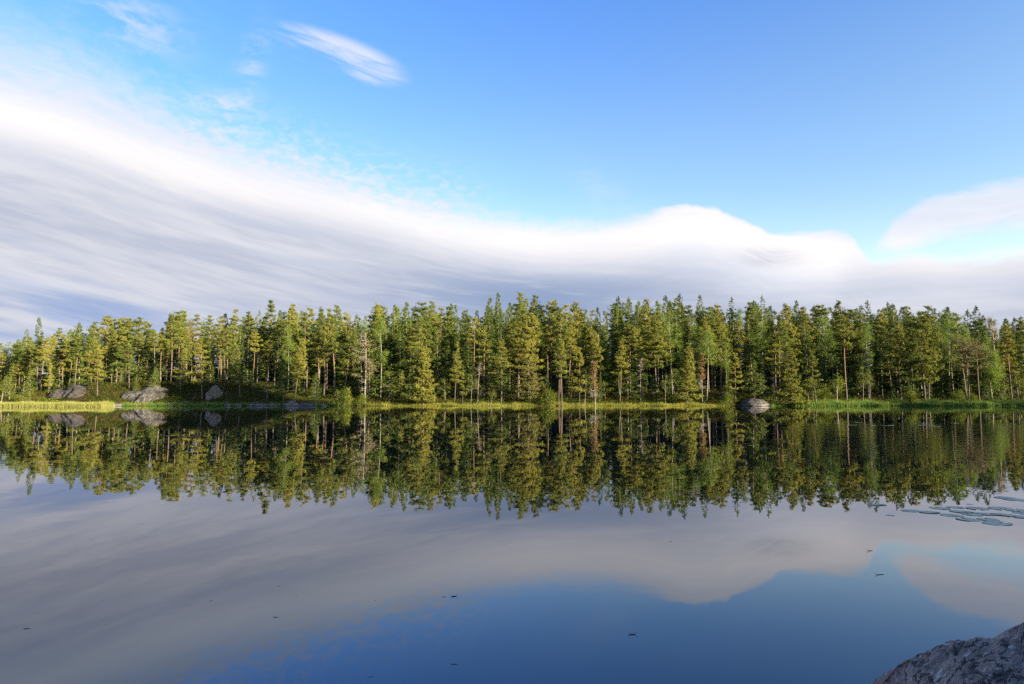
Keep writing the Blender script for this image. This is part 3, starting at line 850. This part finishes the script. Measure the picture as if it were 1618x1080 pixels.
for key, px, tip, Y, wf, label in FRONT:
    lean = LEANS.get(px, 0)
    tree(key, px, tip, Y, wf, label, rot=(0 if key == 'P6' and px != 1190 else (180 if px == 1190 else (0 if lean else None))), lean=lean)

# --- skyline trees: tips read along the treeline
SKY = [(-40, 545, 'P1'), (-18, 540, 'P3'), (2, 541, 'P1'), (14, 538, 'B0'), (43, 518, 'S2'), (131, 507, 'S0'), (149, 507, 'P1'), (172, 496, 'P3'), (188, 498, 'P1'), (203, 500, 'P3'),
       (222, 499, 'P3'), (236, 506, 'P1'), (265, 493, 'P1'), (285, 489, 'P3'), (294, 488, 'P1'), (312, 494, 'P1'), (334, 497, 'P2'), (348, 497, 'P1'), (359, 494, 'S1'),
       (372, 486, 'PA'), (391, 491, 'P1'), (410, 488, 'S2'), (440, 488, 'S0'), (456, 477, 'P4'), (507, 482, 'S2'), (518, 486, 'P4'), (531, 480, 'P4'), (548, 492, 'P1'), (562, 495, 'S0'),
       (592, 477, 'P4'), (666, 475, 'P3'), (682, 474, 'P4'), (698, 482, 'P1'), (711, 477, 'S1'), (720, 480, 'S1'), (737, 487, 'P2'), (753, 489, 'S0'),
       (775, 467, 'S1'), (787, 461, 'S1'), (805, 476, 'S0'), (818, 459, 'P4'), (840, 463, 'P4'), (870, 474, 'P3'), (878, 472, 'P4'), (893, 479, 'PA'), (912, 475, 'P4'), (926, 486, 'S1'), (936, 487, 'P4'),
       (946, 484, 'S0'), (957, 488, 'S1'), (975, 467, 'S0'), (998, 467, 'S0'), (1006, 474, 'S1'), (1020, 470, 'PA'), (1034, 472, 'S1'), (1044, 478, 'B0'), (1055, 465, 'S0'), (1073, 462, 'S2'), (1085, 480, 'P1'),
       (1106, 464, 'S3'), (1122, 482, 'P1'), (1139, 478, 'P4'), (1158, 467, 'S2'), (1170, 484, 'B2'), (1181, 476, 'P2'), (1190, 473, 'S1'), (1201, 465, 'S2'), (1216, 481, 'S1'), (1229, 487, 'P1'), (1241, 477, 'P4'), (1256, 473, 'S0'),
       (1271, 482, 'P4'), (1286, 482, 'S1'), (1297, 479, 'P3'), (1316, 473, 'P4'), (1338, 486, 'P3'), (1350, 486, 'S0'), (1358, 480, 'S0'), (1370, 473, 'S2'), (1388, 487, 'P2'), (1399, 475, 'S2'), (1411, 478, 'S3'),
       (1425, 483, 'S0'), (1437, 481, 'P4'), (1464, 480, 'PA'), (1476, 486, 'S0'), (1495, 483, 'S1'), (1507, 493, 'P1'), (1526, 488, 'S3'), (1540, 482, 'S3'), (1553, 497, 'S0'), (1567, 503, 'S1'), (1571, 496, 'D2'),
       (1590, 501, 'S0'), (1604, 500, 'S1'), (1613, 498, 'P2'), (1630, 502, 'S0'), (1655, 500, 'S3'), (1680, 505, 'S1')]
rs = random.Random(11)
for px, tip, key in SKY:
    tree(key, px, tip, rs.uniform(178, 200), rs.uniform(0.9, 1.15), where='on the skyline above')

# --- middle rows between them
sx = [s[0] for s in SKY]; sy = [s[1] for s in SKY]
px = -30.0
rm = random.Random(23)
while px < 1660:
    u = rm.random()
    if px < 540: key = rm.choice(['P0', 'P1', 'P2', 'P0', 'P3', 'PA', 'S1', 'P0'])
    elif px < 1020: key = rm.choice(['P1', 'P4', 'S0', 'S0', 'S1', 'S3', 'P2', 'S3'])
    else: key = rm.choice(['P4', 'S3', 'S0', 'B2', 'S1', 'B0', 'P1', 'PA', 'P4'])
    tip = float(np.interp(px, sx, sy)) + rm.uniform(12, 46)
    tree(key, px, tip, rm.uniform(163, 180), rm.uniform(0.95, 1.25), where='partly hidden behind')
    px += rm.uniform(11, 21)

# lower, darker trees that fill the wood's foot
px = -20.0
while px < 1640:
    if px < 540: key = rm.choice(['S5', 'P7', 'U1', 'S5'])
    else: key = rm.choice(['S5', 'S5', 'B4', 'U0', 'T0', 'P7'])
    Yq = rm.uniform(155, 163)
    tip = {'U0': 612, 'U1': 620, 'T0': 600, 'S5': 590, 'B4': 585, 'P7': 575}[key] + rm.uniform(-8, 14) - (8 if 100 < px < 480 else 0)
    tree(key, px, tip, Yq, rm.uniform(0.9, 1.3), where='low behind')
    px += rm.uniform(26, 52) if px < 540 else rm.uniform(18, 40)

# labels for the trees that were not written by hand
names = {'pine_tree': 'pine', 'spruce_tree': 'spruce', 'birch_tree': 'birch', 'aspen_tree': 'aspen', 'sapling': 'sapling', 'bush': 'bush', 'dead_tree': 'dead treetop'}
ORD = ['leftmost', 'second', 'third', 'fourth', 'fifth', 'sixth', 'seventh']
bucket = {}
for px, tip, e, a, where, label in PLACED:
    if label: continue
    lm = min(LAND, key=lambda q: abs(q[0] - px))[1]
    bucket.setdefault((a['adj'], a['kind'], where, lm), []).append((px, e))
for (adj, kind, where, lm), L in bucket.items():
    L.sort(key=lambda q: q[0])
    for i, (px, e) in enumerate(L):
        base = f"{adj} {names[kind]} {where} the {lm}"
        if len(L) == 2: base = f"{('left', 'right')[i]} {adj} {names[kind]} of two {where} the {lm}"
        elif len(L) > 2: base = f"{ORD[i] if i < len(L) - 1 else 'rightmost'} {adj} {names[kind]} {where} the {lm}"
        e['label'] = base

# --- the deep wood behind: one dark mass
def wood(name, spots, label):
    gp = {'spruce': Geo(), 'pine': Geo()}; gb = Geo()
    rw = np.random.default_rng(77)
    for x, y, H, key in spots:
        a = ARCH[key]; cv, cf = a['cv'], a['cf']
        pick = cf.reshape(2, -1, 3)[:, :: 4].reshape(-1, 3)
        used, inv = np.unique(pick, return_inverse=True)
        s = H / a['H']; th = rw.uniform(0, 6.28)
        v = cv[used] * [s * 1.1, s * 1.1, s]
        cen = v.reshape(-1, 4, 3).mean(1, keepdims=True)
        v = (cen + (v.reshape(-1, 4, 3) - cen) * 1.8).reshape(-1, 3)
        v = np.stack([v[:, 0] * math.cos(th) - v[:, 1] * math.sin(th), v[:, 0] * math.sin(th) + v[:, 1] * math.cos(th), v[:, 2]], 1)
        b = float(ground_h(x, y))
        gp[a['lm']].add(v + [x, y, b], inv.reshape(-1, 3))
        gb.tube([[x, y, b - 0.5], [x, y, b + H * 0.5], [x, y, b + H * 0.9]], [0.2, 0.13, 0.03], 5)
    V, F, fm = [], [], []; n = 0
    for i, gg in enumerate((gp['spruce'], gp['pine'], gb)):
        if not gg.V: continue
        v, f = gg.get(); V.append(v); F.append(f + n); fm.append(np.full(len(f), i)); n += len(v)
    o = link(name, mesh(name, np.concatenate(V), np.concatenate(F), [M['spruce'], M['pine'], M['barkspruce']], np.concatenate(fm)))
    tag(o, label, 'forest', kind='stuff')


rf = random.Random(3)
spots = []
x = -190.0
while x < 190:
    Yq = rf.uniform(200, 238)
    pxx = x / Yq * FPX * 0.995 + CX
    top = float(np.interp(pxx, sx, sy)) + rf.uniform(6, 26)
    b = float(ground_h(x, Yq))
    H = at(pxx, top, Yq)[2] - b
    spots.append((x, Yq, H, rf.choice(['S0', 'S1', 'S3', 'P1', 'S0'])))
    x += rf.uniform(0.6, 1.3)
wood('forest', spots, 'deep dark wood closing the view behind the far shore trees')
spots = []
for i in range(80):
    yq = rf.uniform(50, 61)
    spots.append((rf.uniform(60, 91) + (60 - yq) * 1.483, yq, rf.uniform(22, 26), rf.choice(['S3', 'S0', 'P1'])))
for i in range(240):                                            # the same wood runs down the slopes to the water
    th, qr = rf.uniform(0, 6.283), rf.uniform(0.25, 0.84) ** 0.7
    xq, yq = 96 + 54 * qr * math.cos(th), 50 + 36 * qr * math.sin(th)
    if xq > 0.76 * yq + 5 and float(ground_h(xq, yq)) > 0.3: spots.append((xq, yq, rf.uniform(12, 17), rf.choice(['S3', 'S0', 'P1'])))
for i in range(80): spots.append((rf.uniform(107, 190), rf.uniform(118, 127), rf.uniform(9, 11.5), rf.choice(['S3', 'S0', 'P1'])))
for i in range(40): spots.append((rf.uniform(11, 34), rf.uniform(-22, -5), rf.uniform(11, 15), rf.choice(['S3', 'S0', 'P1'])))
wood('woods', spots, 'wood on the right-hand and near shores outside the view, shading the sedge')

# ------------------------------------------------------------------ undergrowth, reeds, grass
rng = np.random.default_rng(8)
gg = Geo()
n = 15000
ux = rng.uniform(-135, 135, n); uy = shore(ux) + np.abs(rng.normal(0, 1, n)) * 13 + 0.3
upx = ux / uy * FPX + CX
keep = ~((upx > 326) & (upx < 350) & (uy < 153)) & ~((upx > 200) & (upx < 255) & (uy < 151.5)) & ~((upx > 95) & (upx < 140) & (uy < 152.5))
ux, uy = ux[keep], uy[keep]; n = len(ux)
uz = ground_h(ux, uy)
hh = rng.uniform(0.15, 0.75, n)
tufts(gg, rng, np.stack([ux, uy, uz + hh * 0.4], 1), np.tile([0, 0, 0.5], (n, 1)), 0.16 + hh * 0.22, 13, 0.30, 1.0, 0.5)
o = link('undergrowth', mesh('undergrowth', *gg.get(), [M['under']]))
tag(o, 'dark bilberry and fern undergrowth covering the forest floor along the far shore', 'undergrowth', kind='stuff')


def blades(name, n, fx, fy, hmin, hmax, m, label, w=0.03, clump=0.0, fz=None, fh=None):
    gg = Geo()
    x = fx(n); y = fy(n, x)
    h = rng.uniform(hmin, hmax, n)
    if clump: h *= 0.55 + clump * (0.5 + 0.5 * np.sin(x * 1.3) * np.sin(x * 0.47 + 2)) + 0.25 * rng.random(n)
    if fh is not None: h *= fh(x)
    z = np.maximum(ground_h(x, y), -0.25)
    a = rng.uniform(0, 6.283, n)
    sx_ = np.stack([np.cos(a), np.sin(a), 0 * a], 1) * (w * rng.uniform(0.7, 1.5, n))[:, None]
    ln = rng.normal(0, 0.16, (n, 2)) * h[:, None]
    b = np.stack([x, y, z - 0.05], 1)
    mid = b + np.stack([ln[:, 0] * 0.35, ln[:, 1] * 0.35, h * 0.6], 1)
    tip = b + np.stack([ln[:, 0] * 1.2, ln[:, 1] * 1.2, h], 1)
    V = np.stack([b - sx_, b + sx_, mid + sx_ * 0.8, mid - sx_ * 0.8, tip], 1).reshape(-1, 3)
    i = np.arange(n)[:, None] * 5
    F = np.concatenate([i + [[0, 1, 2]], i + [[0, 2, 3]], i + [[3, 2, 4]]], 0)
    gg.add(V, F)
    o = link(name, mesh(name, *gg.get(), [M[m]]))
    tag(o, label, 'grass', kind='stuff')


blades('reeds', 30000, lambda n: rng.uniform(-112, -80.2, n), lambda n, x: rng.uniform(134.0, 138.5, n), 0.9, 1.6, 'reed',
       'sunlit yellow-green reed bed standing in the water at the left', 0.016, 0.3)
blades('grass', 22000, lambda n: rng.uniform(-34, 47.5, n), lambda n, x: shore(x) - 1.8 + np.abs(rng.normal(0, 1.1, n)) + 0.5 * np.sin(x * 0.7), 0.32, 0.82, 'bank',
       'bright low grass lining the waterline along the middle of the far shore', 0.018, 0.55)
blades('sedge', 30000, lambda n: rng.uniform(56, 128, n), lambda n, x: shore(x) - 3.0 + np.abs(rng.normal(0, 2.0, n)), 1.0, 1.8, 'sedge',
       'tall green sedge in shade along the waterline right of the boulder', 0.017, 0.25, fh=lambda x: 0.6 + 0.4 * ss(x, 55, 62))
blades('weeds', 7000, lambda n: rng.uniform(-92, -34, n), lambda n, x: shore(x) - 0.6 + np.abs(rng.normal(0, 0.7, n)), 0.3, 0.8, 'sedge',
       'thin dark green weeds at the foot of the left-hand rocks', 0.018, 0.5)


# ------------------------------------------------------------------ rocks
def rock(name, px0, px1, top, Y, depth_m, m, label, seed=0, base=642, sub=5, skew=0.0, flat=1.0, rough=0.28, tilt=0.0):
    a, b = at(px0, base, Y), at(px1, base, Y)
    zt = at((px0 + px1) / 2, top, Y)[2]
    cx, wx = (a[0] + b[0]) / 2, (b[0] - a[0]) / 2
    z0 = min(0.0, float(ground_h(cx, Y))) - 0.3 if base > 638 else at(px0, base, Y)[2] - 0.5
    hz = zt - z0
    bm = bmesh.new()
    bmesh.ops.create_icosphere(bm, subdivisions=sub, radius=1.0)
    off = Vector((seed * 3.7, seed * 1.3, seed * 5.1))
    for v in bm.verts:
        d = v.co.normalized()
        r = 1 + rough * (mnoise.noise(d * 1.3 + off) * 1.0 + abs(mnoise.noise(d * 2.9 + off)) * -0.6 + mnoise.noise(d * 6.5 + off) * 0.25 + mnoise.noise(d * 14 + off) * 0.22 - abs(mnoise.noise(d * 9 + off)) * 0.14)
        q = d * r
        zz = math.copysign(abs(q.z) ** flat, q.z)
        v.co = Vector((q.x * wx + skew * max(zz, 0) * wx, q.y * depth_m / 2, max(zz, -0.35) * hz + tilt * q.x * hz))
    me = bpy.data.meshes.new(name); bm.to_mesh(me); bm.free()
    zs = np.empty(len(me.vertices) * 3); me.vertices.foreach_get('co', zs)
    zs = zs.reshape(-1, 3); zs[:, 2] *= hz / zs[:, 2].max(); me.vertices.foreach_set('co', zs.ravel())
    for p_ in me.polygons: p_.use_smooth = True
    me.materials.append(M[m])
    o = link(name, me)
    o.location = (cx, Y, z0)
    tag(o, label, 'rock', 'rocks along the far shore')
    return o


rock('rock', 196, 264, 608, 157, 12, 'rock', 'big grey rock slab sloping into the water under the left pines', 1, flat=0.8, skew=0.25)
rock('rock', 228, 246, 600, 168, 4, 'rockdark', 'small pale stone lying among the trunks above the big grey slab', 2, base=606, sub=4)
rock('rock', 80, 104, 614, 153, 6, 'rockdark', 'lower rock hump at the left end of the dark slope behind the reeds', 3, base=636)
rock('rock', 90, 160, 606, 156.0, 12, 'rockdark', 'wide dark mossy rock slope behind the right half of the reeds', 4, base=638, flat=0.85, skew=0.2)
rock('rock', 324, 350, 607, 155.5, 5, 'rockpale', 'tall pale rock block standing at the water', 5, flat=0.45, skew=0.15, rough=0.35)
rock('rock', 302, 324, 624, 155, 5, 'rock', 'low broken rock beside the left foot of the tall pale block', 6)
rock('rock', 386, 452, 635.5, 152, 5, 'rock', 'flat rock shelf lying low along the water', 7, flat=0.7, rough=0.35)
rock('rock', 448, 474, 631.5, 152, 4, 'rockpale', 'pale hump at the middle of the flat rock shelf', 8, sub=4, rough=0.4)
rock('rock', 470, 503, 634.5, 152.2, 4, 'rock', 'rough grey stone at the right end of the flat rock shelf', 9, sub=4, rough=0.4)
rock('rock', 1168, 1216, 629, 150.5, 6.5, 'rock', 'round lakeside boulder with a pale waterline between grass and sedge', 12, flat=0.95, rough=0.2)

for i, (px0, px1, top, lb) in enumerate([(266, 280, 634.5, 'small stone at the waterline just right of the big grey slab'), (284, 294, 637, 'low stone at the water under the bleached fallen branch'),
                                         (352, 366, 635, 'stone at the waterline right of the tall pale block'), (370, 384, 637, 'flat stone at the water left of the flat rock shelf'),
                                         (504, 516, 637, 'last small stone at the water right of the rock shelf'), (178, 192, 635, 'small stone at the water between the reeds and the big slab')]):
    rock('rock', px0, px1, top, 151.2 if px0 > 200 else 148, 2.5, 'rock', lb, 20 + i, sub=4, rough=0.4)

# the foreground rock at the lower right
cr = np.array([(0.55, -0.75), (0.80, -0.25), (1.0, 0.12), (1.14, 0.27), (1.234, 0.415), (1.267, 0.455), (1.35, 0.516), (1.439, 0.557), (1.52, 0.585), (1.62, 0.602), (1.745, 0.634), (2.2, 0.74), (3.0, 0.82), (4.2, 0.6), (5.0, -0.6)])
xs = np.concatenate([np.linspace(0.55, 1.0, 50), np.linspace(1.005, 2.3, 300), np.linspace(2.32, 5.0, 60)])
ys = np.concatenate([np.linspace(-0.6, 1.2, 40), np.linspace(1.21, 2.9, 300), np.linspace(2.95, 4.2, 30)])
RX, RY = np.meshgrid(xs, ys)
yc = 2.4 + 0.03 * np.sin(RX * 7)
zc = np.interp(RX, cr[:, 0], cr[:, 1]) + (1.4 - np.interp(RX, cr[:, 0], cr[:, 1])) * (2.4 - yc) / 2.4 * 0.9
dd = RY - yc
RZ = zc - np.where(dd < 0, 0.06 * -dd + 0.05 * dd ** 2, 0.35 * dd + 2.2 * dd ** 2)
nz = np.empty_like(RZ)
for i in range(RZ.shape[0]):
    for j in range(RZ.shape[1]):
        p_ = Vector((RX[i, j], RY[i, j], 0.0))
        u_ = p_.x * 0.80 + p_.y * 0.60; v_ = -p_.x * 0.60 + p_.y * 0.80
        q_ = Vector((u_ * 2.2, v_ * 8.0, RZ[i, j] * 3))
        nz[i, j] = (0.020 * mnoise.fractal(q_, 0.8, 2.1, 6) - 0.022 * abs(mnoise.noise(Vector((u_ * 1.7, v_ * 4.5, 3.0))))
                    + 0.010 * mnoise.noise(Vector((u_ * 14, v_ * 34, 1.0))) + 0.006 * mnoise.noise(p_ * 60))
RZ = np.maximum(RZ + nz, -1.2)
nx, ny = len(xs), len(ys)
idx = np.arange(nx * ny).reshape(ny, nx)
F = np.stack([idx[:-1, :-1], idx[:-1, 1:], idx[1:, 1:], idx[1:, :-1]], -1).reshape(-1, 4)
mr, t, o = mat('foreground_granite')
tcn = t.nodes.new('ShaderNodeTexCoord')
sp = t.nodes.new('ShaderNodeSeparateXYZ'); t.links.new(tcn.outputs['Object'], sp.inputs[0])
ox, oy, oz = (X(t, sp.outputs[i]) for i in range(3))
uu, vv = ox * 0.80 + oy * 0.60, oy * 0.80 - ox * 0.60
st1 = noise(t, vec(t, uu * 5.0, vv * 22.0, oz * 18.0), 1.0, 8, 0.68, 0.5)
st2 = noise(t, vec(t, uu * 14.0, vv * 50.0, oz * 40.0), 1.0, 8, 0.7, 0.3)
gr = noise(t, vec(t, ox * 90.0, oy * 90.0, oz * 90.0), 1.0, 4, 0.7)
big = noise(t, vec(t, uu * 1.3, vv * 3.0, oz * 3.0), 1.0, 3, 0.5)
c = mixc(t, step(st1, 0.36, 0.62), (0.20, 0.11, 0.075), (0.47, 0.295, 0.205))
c = mixc(t, step(big, 0.55, 0.70) * 0.6, c, (0.30, 0.13, 0.09))
c = mixc(t, step(st2, 0.54, 0.66) * 0.85, c, (0.90, 0.70, 0.57))
c = mixc(t, step(gr, 0.50, 0.62) * 0.14, c, (0.75, 0.62, 0.54))
c = mixc(t, step(st1 * 0.5 + st2 * 0.5, 0.47, 0.40) * 0.9, c, (0.035, 0.024, 0.02))
crk = noise(t, vec(t, uu * 3.2, vv * 11.0, oz * 9.0), 1.0, 5, 0.6, 0.7) - 0.5
crack = step(crk._m('ABSOLUTE'), 0.022, 0.004)
c = mixc(t, crack * 0.9, c, (0.03, 0.02, 0.016))
p = t.nodes.new('ShaderNodeBsdfPrincipled'); p.inputs['Roughness'].default_value = 0.8
bp = t.nodes.new('ShaderNodeBump'); bp.inputs['Strength'].default_value = 1.0; bp.inputs['Distance'].default_value = 0.02
t.links.new((st1 * 1.4 + st2 * 0.9 + gr * 0.2 - crack * 0.5).k, bp.inputs['Height']); t.links.new(bp.outputs[0], p.inputs['Normal'])
t.links.new(c, p.inputs['Base Color']); t.links.new(p.outputs[0], o.inputs[0])
o = link('rock', mesh('foreground_rock', np.stack([RX, RY, RZ], -1), F, [mr], smooth=True))
tag(o, 'close weathered granite rock with ridged lichen-specked face in the lower right corner', 'rock')


# ------------------------------------------------------------------ lily pads
def padmat(name, c, r, c2=None):
    m, t, o = mat(name)
    tcn = t.nodes.new('ShaderNodeTexCoord')
    n = noise(t, tcn.outputs['Object'], 6.0, 4, 0.6)
    b = t.nodes.new('ShaderNodeBsdfPrincipled'); b.inputs['Roughness'].default_value = r
    oi = t.nodes.new('ShaderNodeObjectInfo')
    cc = mixc(t, step(n, 0.4, 0.65), c, tuple(v * 1.5 for v in c))
    if c2: cc = mixc(t, step(X(t, oi.outputs['Random']), 0.35, 1.0), cc, c2)
    t.links.new(cc, b.inputs['Base Color'])
    t.links.new(b.outputs[0], o.inputs[0])
    return m


MP = padmat('lily_pad_skin', (0.150, 0.190, 0.105), 0.36, (0.19, 0.175, 0.105))
MPB = padmat('lily_pad_under', (0.06, 0.035, 0.03), 0.5)


def pad_mesh(seed):
    r = random.Random(seed)
    n, rings = 40, 5
    V, F, fm = [], [], []
    notch = R(12)
    for side in (0, 1):
        for k in range(rings + 1):
            rr = k / rings
            for j in range(n + 1):
                a = notch + (2 * math.pi - 2 * notch) * j / n
                lift = 0.012 * rr ** 6 * max(0, math.sin(a * 2 + seed)) + 0.01 * rr ** 2 * math.sin(a * 5 + seed)
                rad = rr * (1 + 0.03 * math.sin(3 * a + seed)) * (1 + 0.10 * math.cos(a))
                V.append((rad * math.cos(a), rad * math.sin(a) * 0.88, 0.035 + lift - (0.012 if side else 0)))
        o_ = side * (rings + 1) * (n + 1)
        for k in range(rings):
            for j in range(n):
                q = o_ + k * (n + 1) + j
                f = (q, q + n + 1, q + n + 2, q + 1)
                F.append(f if not side else f[::-1]); fm.append(side)
    N = (rings + 1) * (n + 1)
    for j in range(n):
        q = rings * (n + 1) + j
        F.append((q, q + N, q + N + 1, q + 1)); fm.append(1)
    return mesh('lily_pad', V, F, [MP, MPB], fm, smooth=True)


PADM = [pad_mesh(s) for s in range(5)]
rp = random.Random(4)


def pad(px, py, wpx, label, group):
    p = on_water(px, py)
    dist = p[1]
    o = link('lily_pad', PADM[rp.randrange(5)])
    rad = wpx / 2 / FPX * dist
    o.location = (p[0], p[1], 0.0)
    o.scale = (rad * 0.93, rad * 0.93, rad * 0.6)
    o.rotation_euler = (R(rp.uniform(-1.2, 1.2)), R(rp.uniform(-1.2, 1.2)), rp.uniform(0, 6.28))
    tag(o, label, 'lily pad', group)


NEAR = [(1440, 807, 30, 'left tip pad of the near lily pad cluster'), (1466, 809, 34, 'pad second from the left tip of the near lily cluster'),
        (1486, 803, 33, 'pad at the upper left of the near lily cluster'), (1508, 801.5, 28, 'dark-edged pad on the upper edge of the near lily cluster'),
        (1502, 814, 35, 'pad standing alone at the lower left of the near lily cluster'), (1517, 808, 36, 'broad pad in the middle of the near lily cluster'),
        (1544, 803, 38, 'broad pad at the top middle of the near lily cluster'), (1537, 813, 33, 'pad left of centre in the lower half of the near cluster'),
        (1531, 821, 38, 'pale pad on the lower edge of the near lily cluster'), (1560, 812, 34, 'pad in the very centre of the near lily cluster'),
        (1562, 821, 36, 'pad right of the pale one on the lower edge of the cluster'), (1574, 827, 46, 'lowest pad of the near lily cluster'),
        (1580, 803, 40, 'dark pad with raised rim at the upper right of the cluster'), (1587, 813, 36, 'pad right of the centre of the near lily cluster'),
        (1606, 806, 36, 'pad at the right upper end of the near lily cluster'), (1609, 816, 34, 'pad at the right lower end of the near cluster'),
        (1618, 811, 34, 'pad cut by the right edge of the photo in the near cluster'),
        (1590, 786.5, 34, 'left pad of the thin row above the near lily cluster'), (1606, 789.5, 36, 'middle pad of the thin row above the near lily cluster'), (1622, 791, 34, 'right pad of the thin row above the near lily cluster'),
        (1384, 797, 30, 'single flat pad floating well left of the near lily cluster'), (1406, 814, 15, 'small lone pad floating left below the near cluster'),
        (1533, 796.5, 11, 'tiny lone pad just above the near lily cluster'), (1573, 780, 9, 'tiny lone pad under the treetop reflections at right')]
for px, py, w_, lb in NEAR: pad(px, py, w_, lb, 'near lily pads at the right')
for x0, x1, y in [(1277, 1294, 671), (1319, 1337, 668), (1336, 1354, 671.5), (1351, 1364, 667.5), (1377, 1383, 671.5), (1392, 1412, 672), (1432, 1441, 670), (1447, 1469, 669.5),
                  (1450, 1477, 672), (1467, 1485, 674), (1502, 1515, 668), (1548, 1574, 658.5), (1582, 1589, 676), (1606, 1620, 666)]:
    k = max(1, round((x1 - x0) / 7))
    for i in range(k):
        pad(x0 + (i + 0.5) * (x1 - x0) / k, y + rp.uniform(-0.4, 0.4), 8.0, 'thin pale lily pad in the far lines of pads before the right-hand sedge', 'far lily pads before the sedge')

# ------------------------------------------------------------------ floating leaves
ML = padmat('wet_dead_leaf', (0.020, 0.014, 0.010), 0.35)
MLP = padmat('pale_dead_leaf', (0.22, 0.17, 0.16), 0.45)


def leaf_mesh(kind, m):
    n, k = 14, 5
    V, F = [], []
    for side in (0, 1):
        for i in range(n + 1):
            s = i / n * 2 - 1
            wd = 0.26 * (1 - abs(s) ** 2.2) + 0.02
            z = 0.04
            if kind == 'both': z += 0.55 * max(0, abs(s) - 0.55) ** 1.3 * 2.2
            elif kind == 'one': z += 0.6 * max(0, -s - 0.35) ** 1.2 * 1.6
            else: z += 0.12 * s * s
            for j in range(k):
                c = j / (k - 1) * 2 - 1
                V.append((s, c * wd + 0.08 * math.sin(s * 3), z + 0.10 * c * c - (0.03 if side else 0)))
        b = side * (n + 1) * k
        for i in range(n):
            for j in range(k - 1):
                q = b + i * k + j
                F.append((q, q + k, q + k + 1, q + 1) if not side else (q, q + 1, q + k + 1, q + k))
    g = Geo(); F = np.array(F)
    g.add(V, np.concatenate([F[:, [0, 1, 2]], F[:, [0, 2, 3]]]))
    g.tube([[0.95, 0.02, 0.06 + (0.35 if kind == 'both' else 0)], [1.25, 0.06, 0.12 + (0.5 if kind == 'both' else 0.02)], [1.5, 0.02, 0.2 + (0.55 if kind == 'both' else 0.05)]], [0.035, 0.03, 0.02], 5)
    if kind == 'one':
        g.tube([[-0.8, 0, 0.3], [-1.05, 0.05, 0.75], [-1.2, 0.1, 1.05]], [0.05, 0.035, 0.015], 5)
    return mesh('floating_leaf', *g.get(), [m], smooth=True)


LM = {(k, p): leaf_mesh(k, MLP if p else ML) for k in ('both', 'one', 'flat') for p in (0, 1)}
for px, py, w_, k, p_, rz, lb in [
        (42, 993, 8, 'flat', 0, 15, 'dark leaf floating alone at the lower left of the lake'), (333, 949, 5, 'flat', 1, 30, 'small pale leaf floating on the left cloud reflection'),
        (441, 926, 4, 'flat', 0, 0, 'tiny dark leaf above its two neighbours left of the middle'), (468, 940, 3, 'flat', 0, 20, 'tiniest dark speck of leaf right of the three left-middle leaves'),
        (435, 975, 8, 'flat', 0, 5, 'dark flat leaf on the bright cloud reflection left of the middle'), (593, 948, 4, 'flat', 0, 60, 'round dark leaf speck left of the two-tipped leaf'),
        (701, 943, 7, 'flat', 0, 0, 'thin dark leaf lying just left of the two-tipped leaf'), (717, 942, 12, 'both', 0, 4, 'dark leaf with both tips curled up on the cloud reflection'),
        (585, 1069, 8, 'flat', 1, 12, 'pale leaf floating lowest, near the bottom edge'), (717, 1049, 11, 'flat', 1, -8, 'pale leaf on dark blue water below the two-tipped leaf'),
        (999, 1002, 15, 'both', 1, -4, 'pale leaf with both tips curled up on deep blue water'), (1059, 855, 5, 'flat', 0, 0, 'small dark leaf alone under the middle treetop reflections'),
        (1374, 870, 8, 'one', 0, 0, 'dark leaf with one raised tip, upper of the right pair'), (1387, 908, 8, 'one', 0, 0, 'dark leaf with raised tip, lower of the right pair'),
        (1393, 907.5, 8, 'flat', 0, 0, 'flat dark leaf touching the lower right raised-tip leaf')]:
    q = on_water(px, py)
    o = link('floating_leaf', LM[(k, p_)])
    s = w_ / FPX * np.linalg.norm(q[:2]) * 0.43
    o.location = tuple(q); o.scale = (s, s, s * (0.7 if k == 'flat' else 0.9)); o.rotation_euler = (0, 0, R(rz))
    tag(o, lb, 'leaf', 'leaves floating on the lake')

# a bleached fallen branch at the water, left
g = Geo()
a, b = at(278, 640, 151), at(300, 633, 151)
mid = (a + b) / 2 + [0, 0, 0.2]
g.tube([a - [0, 0, 0.15], mid, b], [0.10, 0.08, 0.03], 6)
g.tube([mid, mid + [0.9, -0.3, 0.5]], [0.05, 0.015], 5); g.tube([mid, mid + [1.6, 0.3, 0.1]], [0.05, 0.015], 5)
o = link('fallen_branch', mesh('fallen_branch', *g.get(), [M['barkgrey']], smooth=True))
tag(o, 'bleached fallen branch at the water between the big slab and the tall rock block', 'branch')
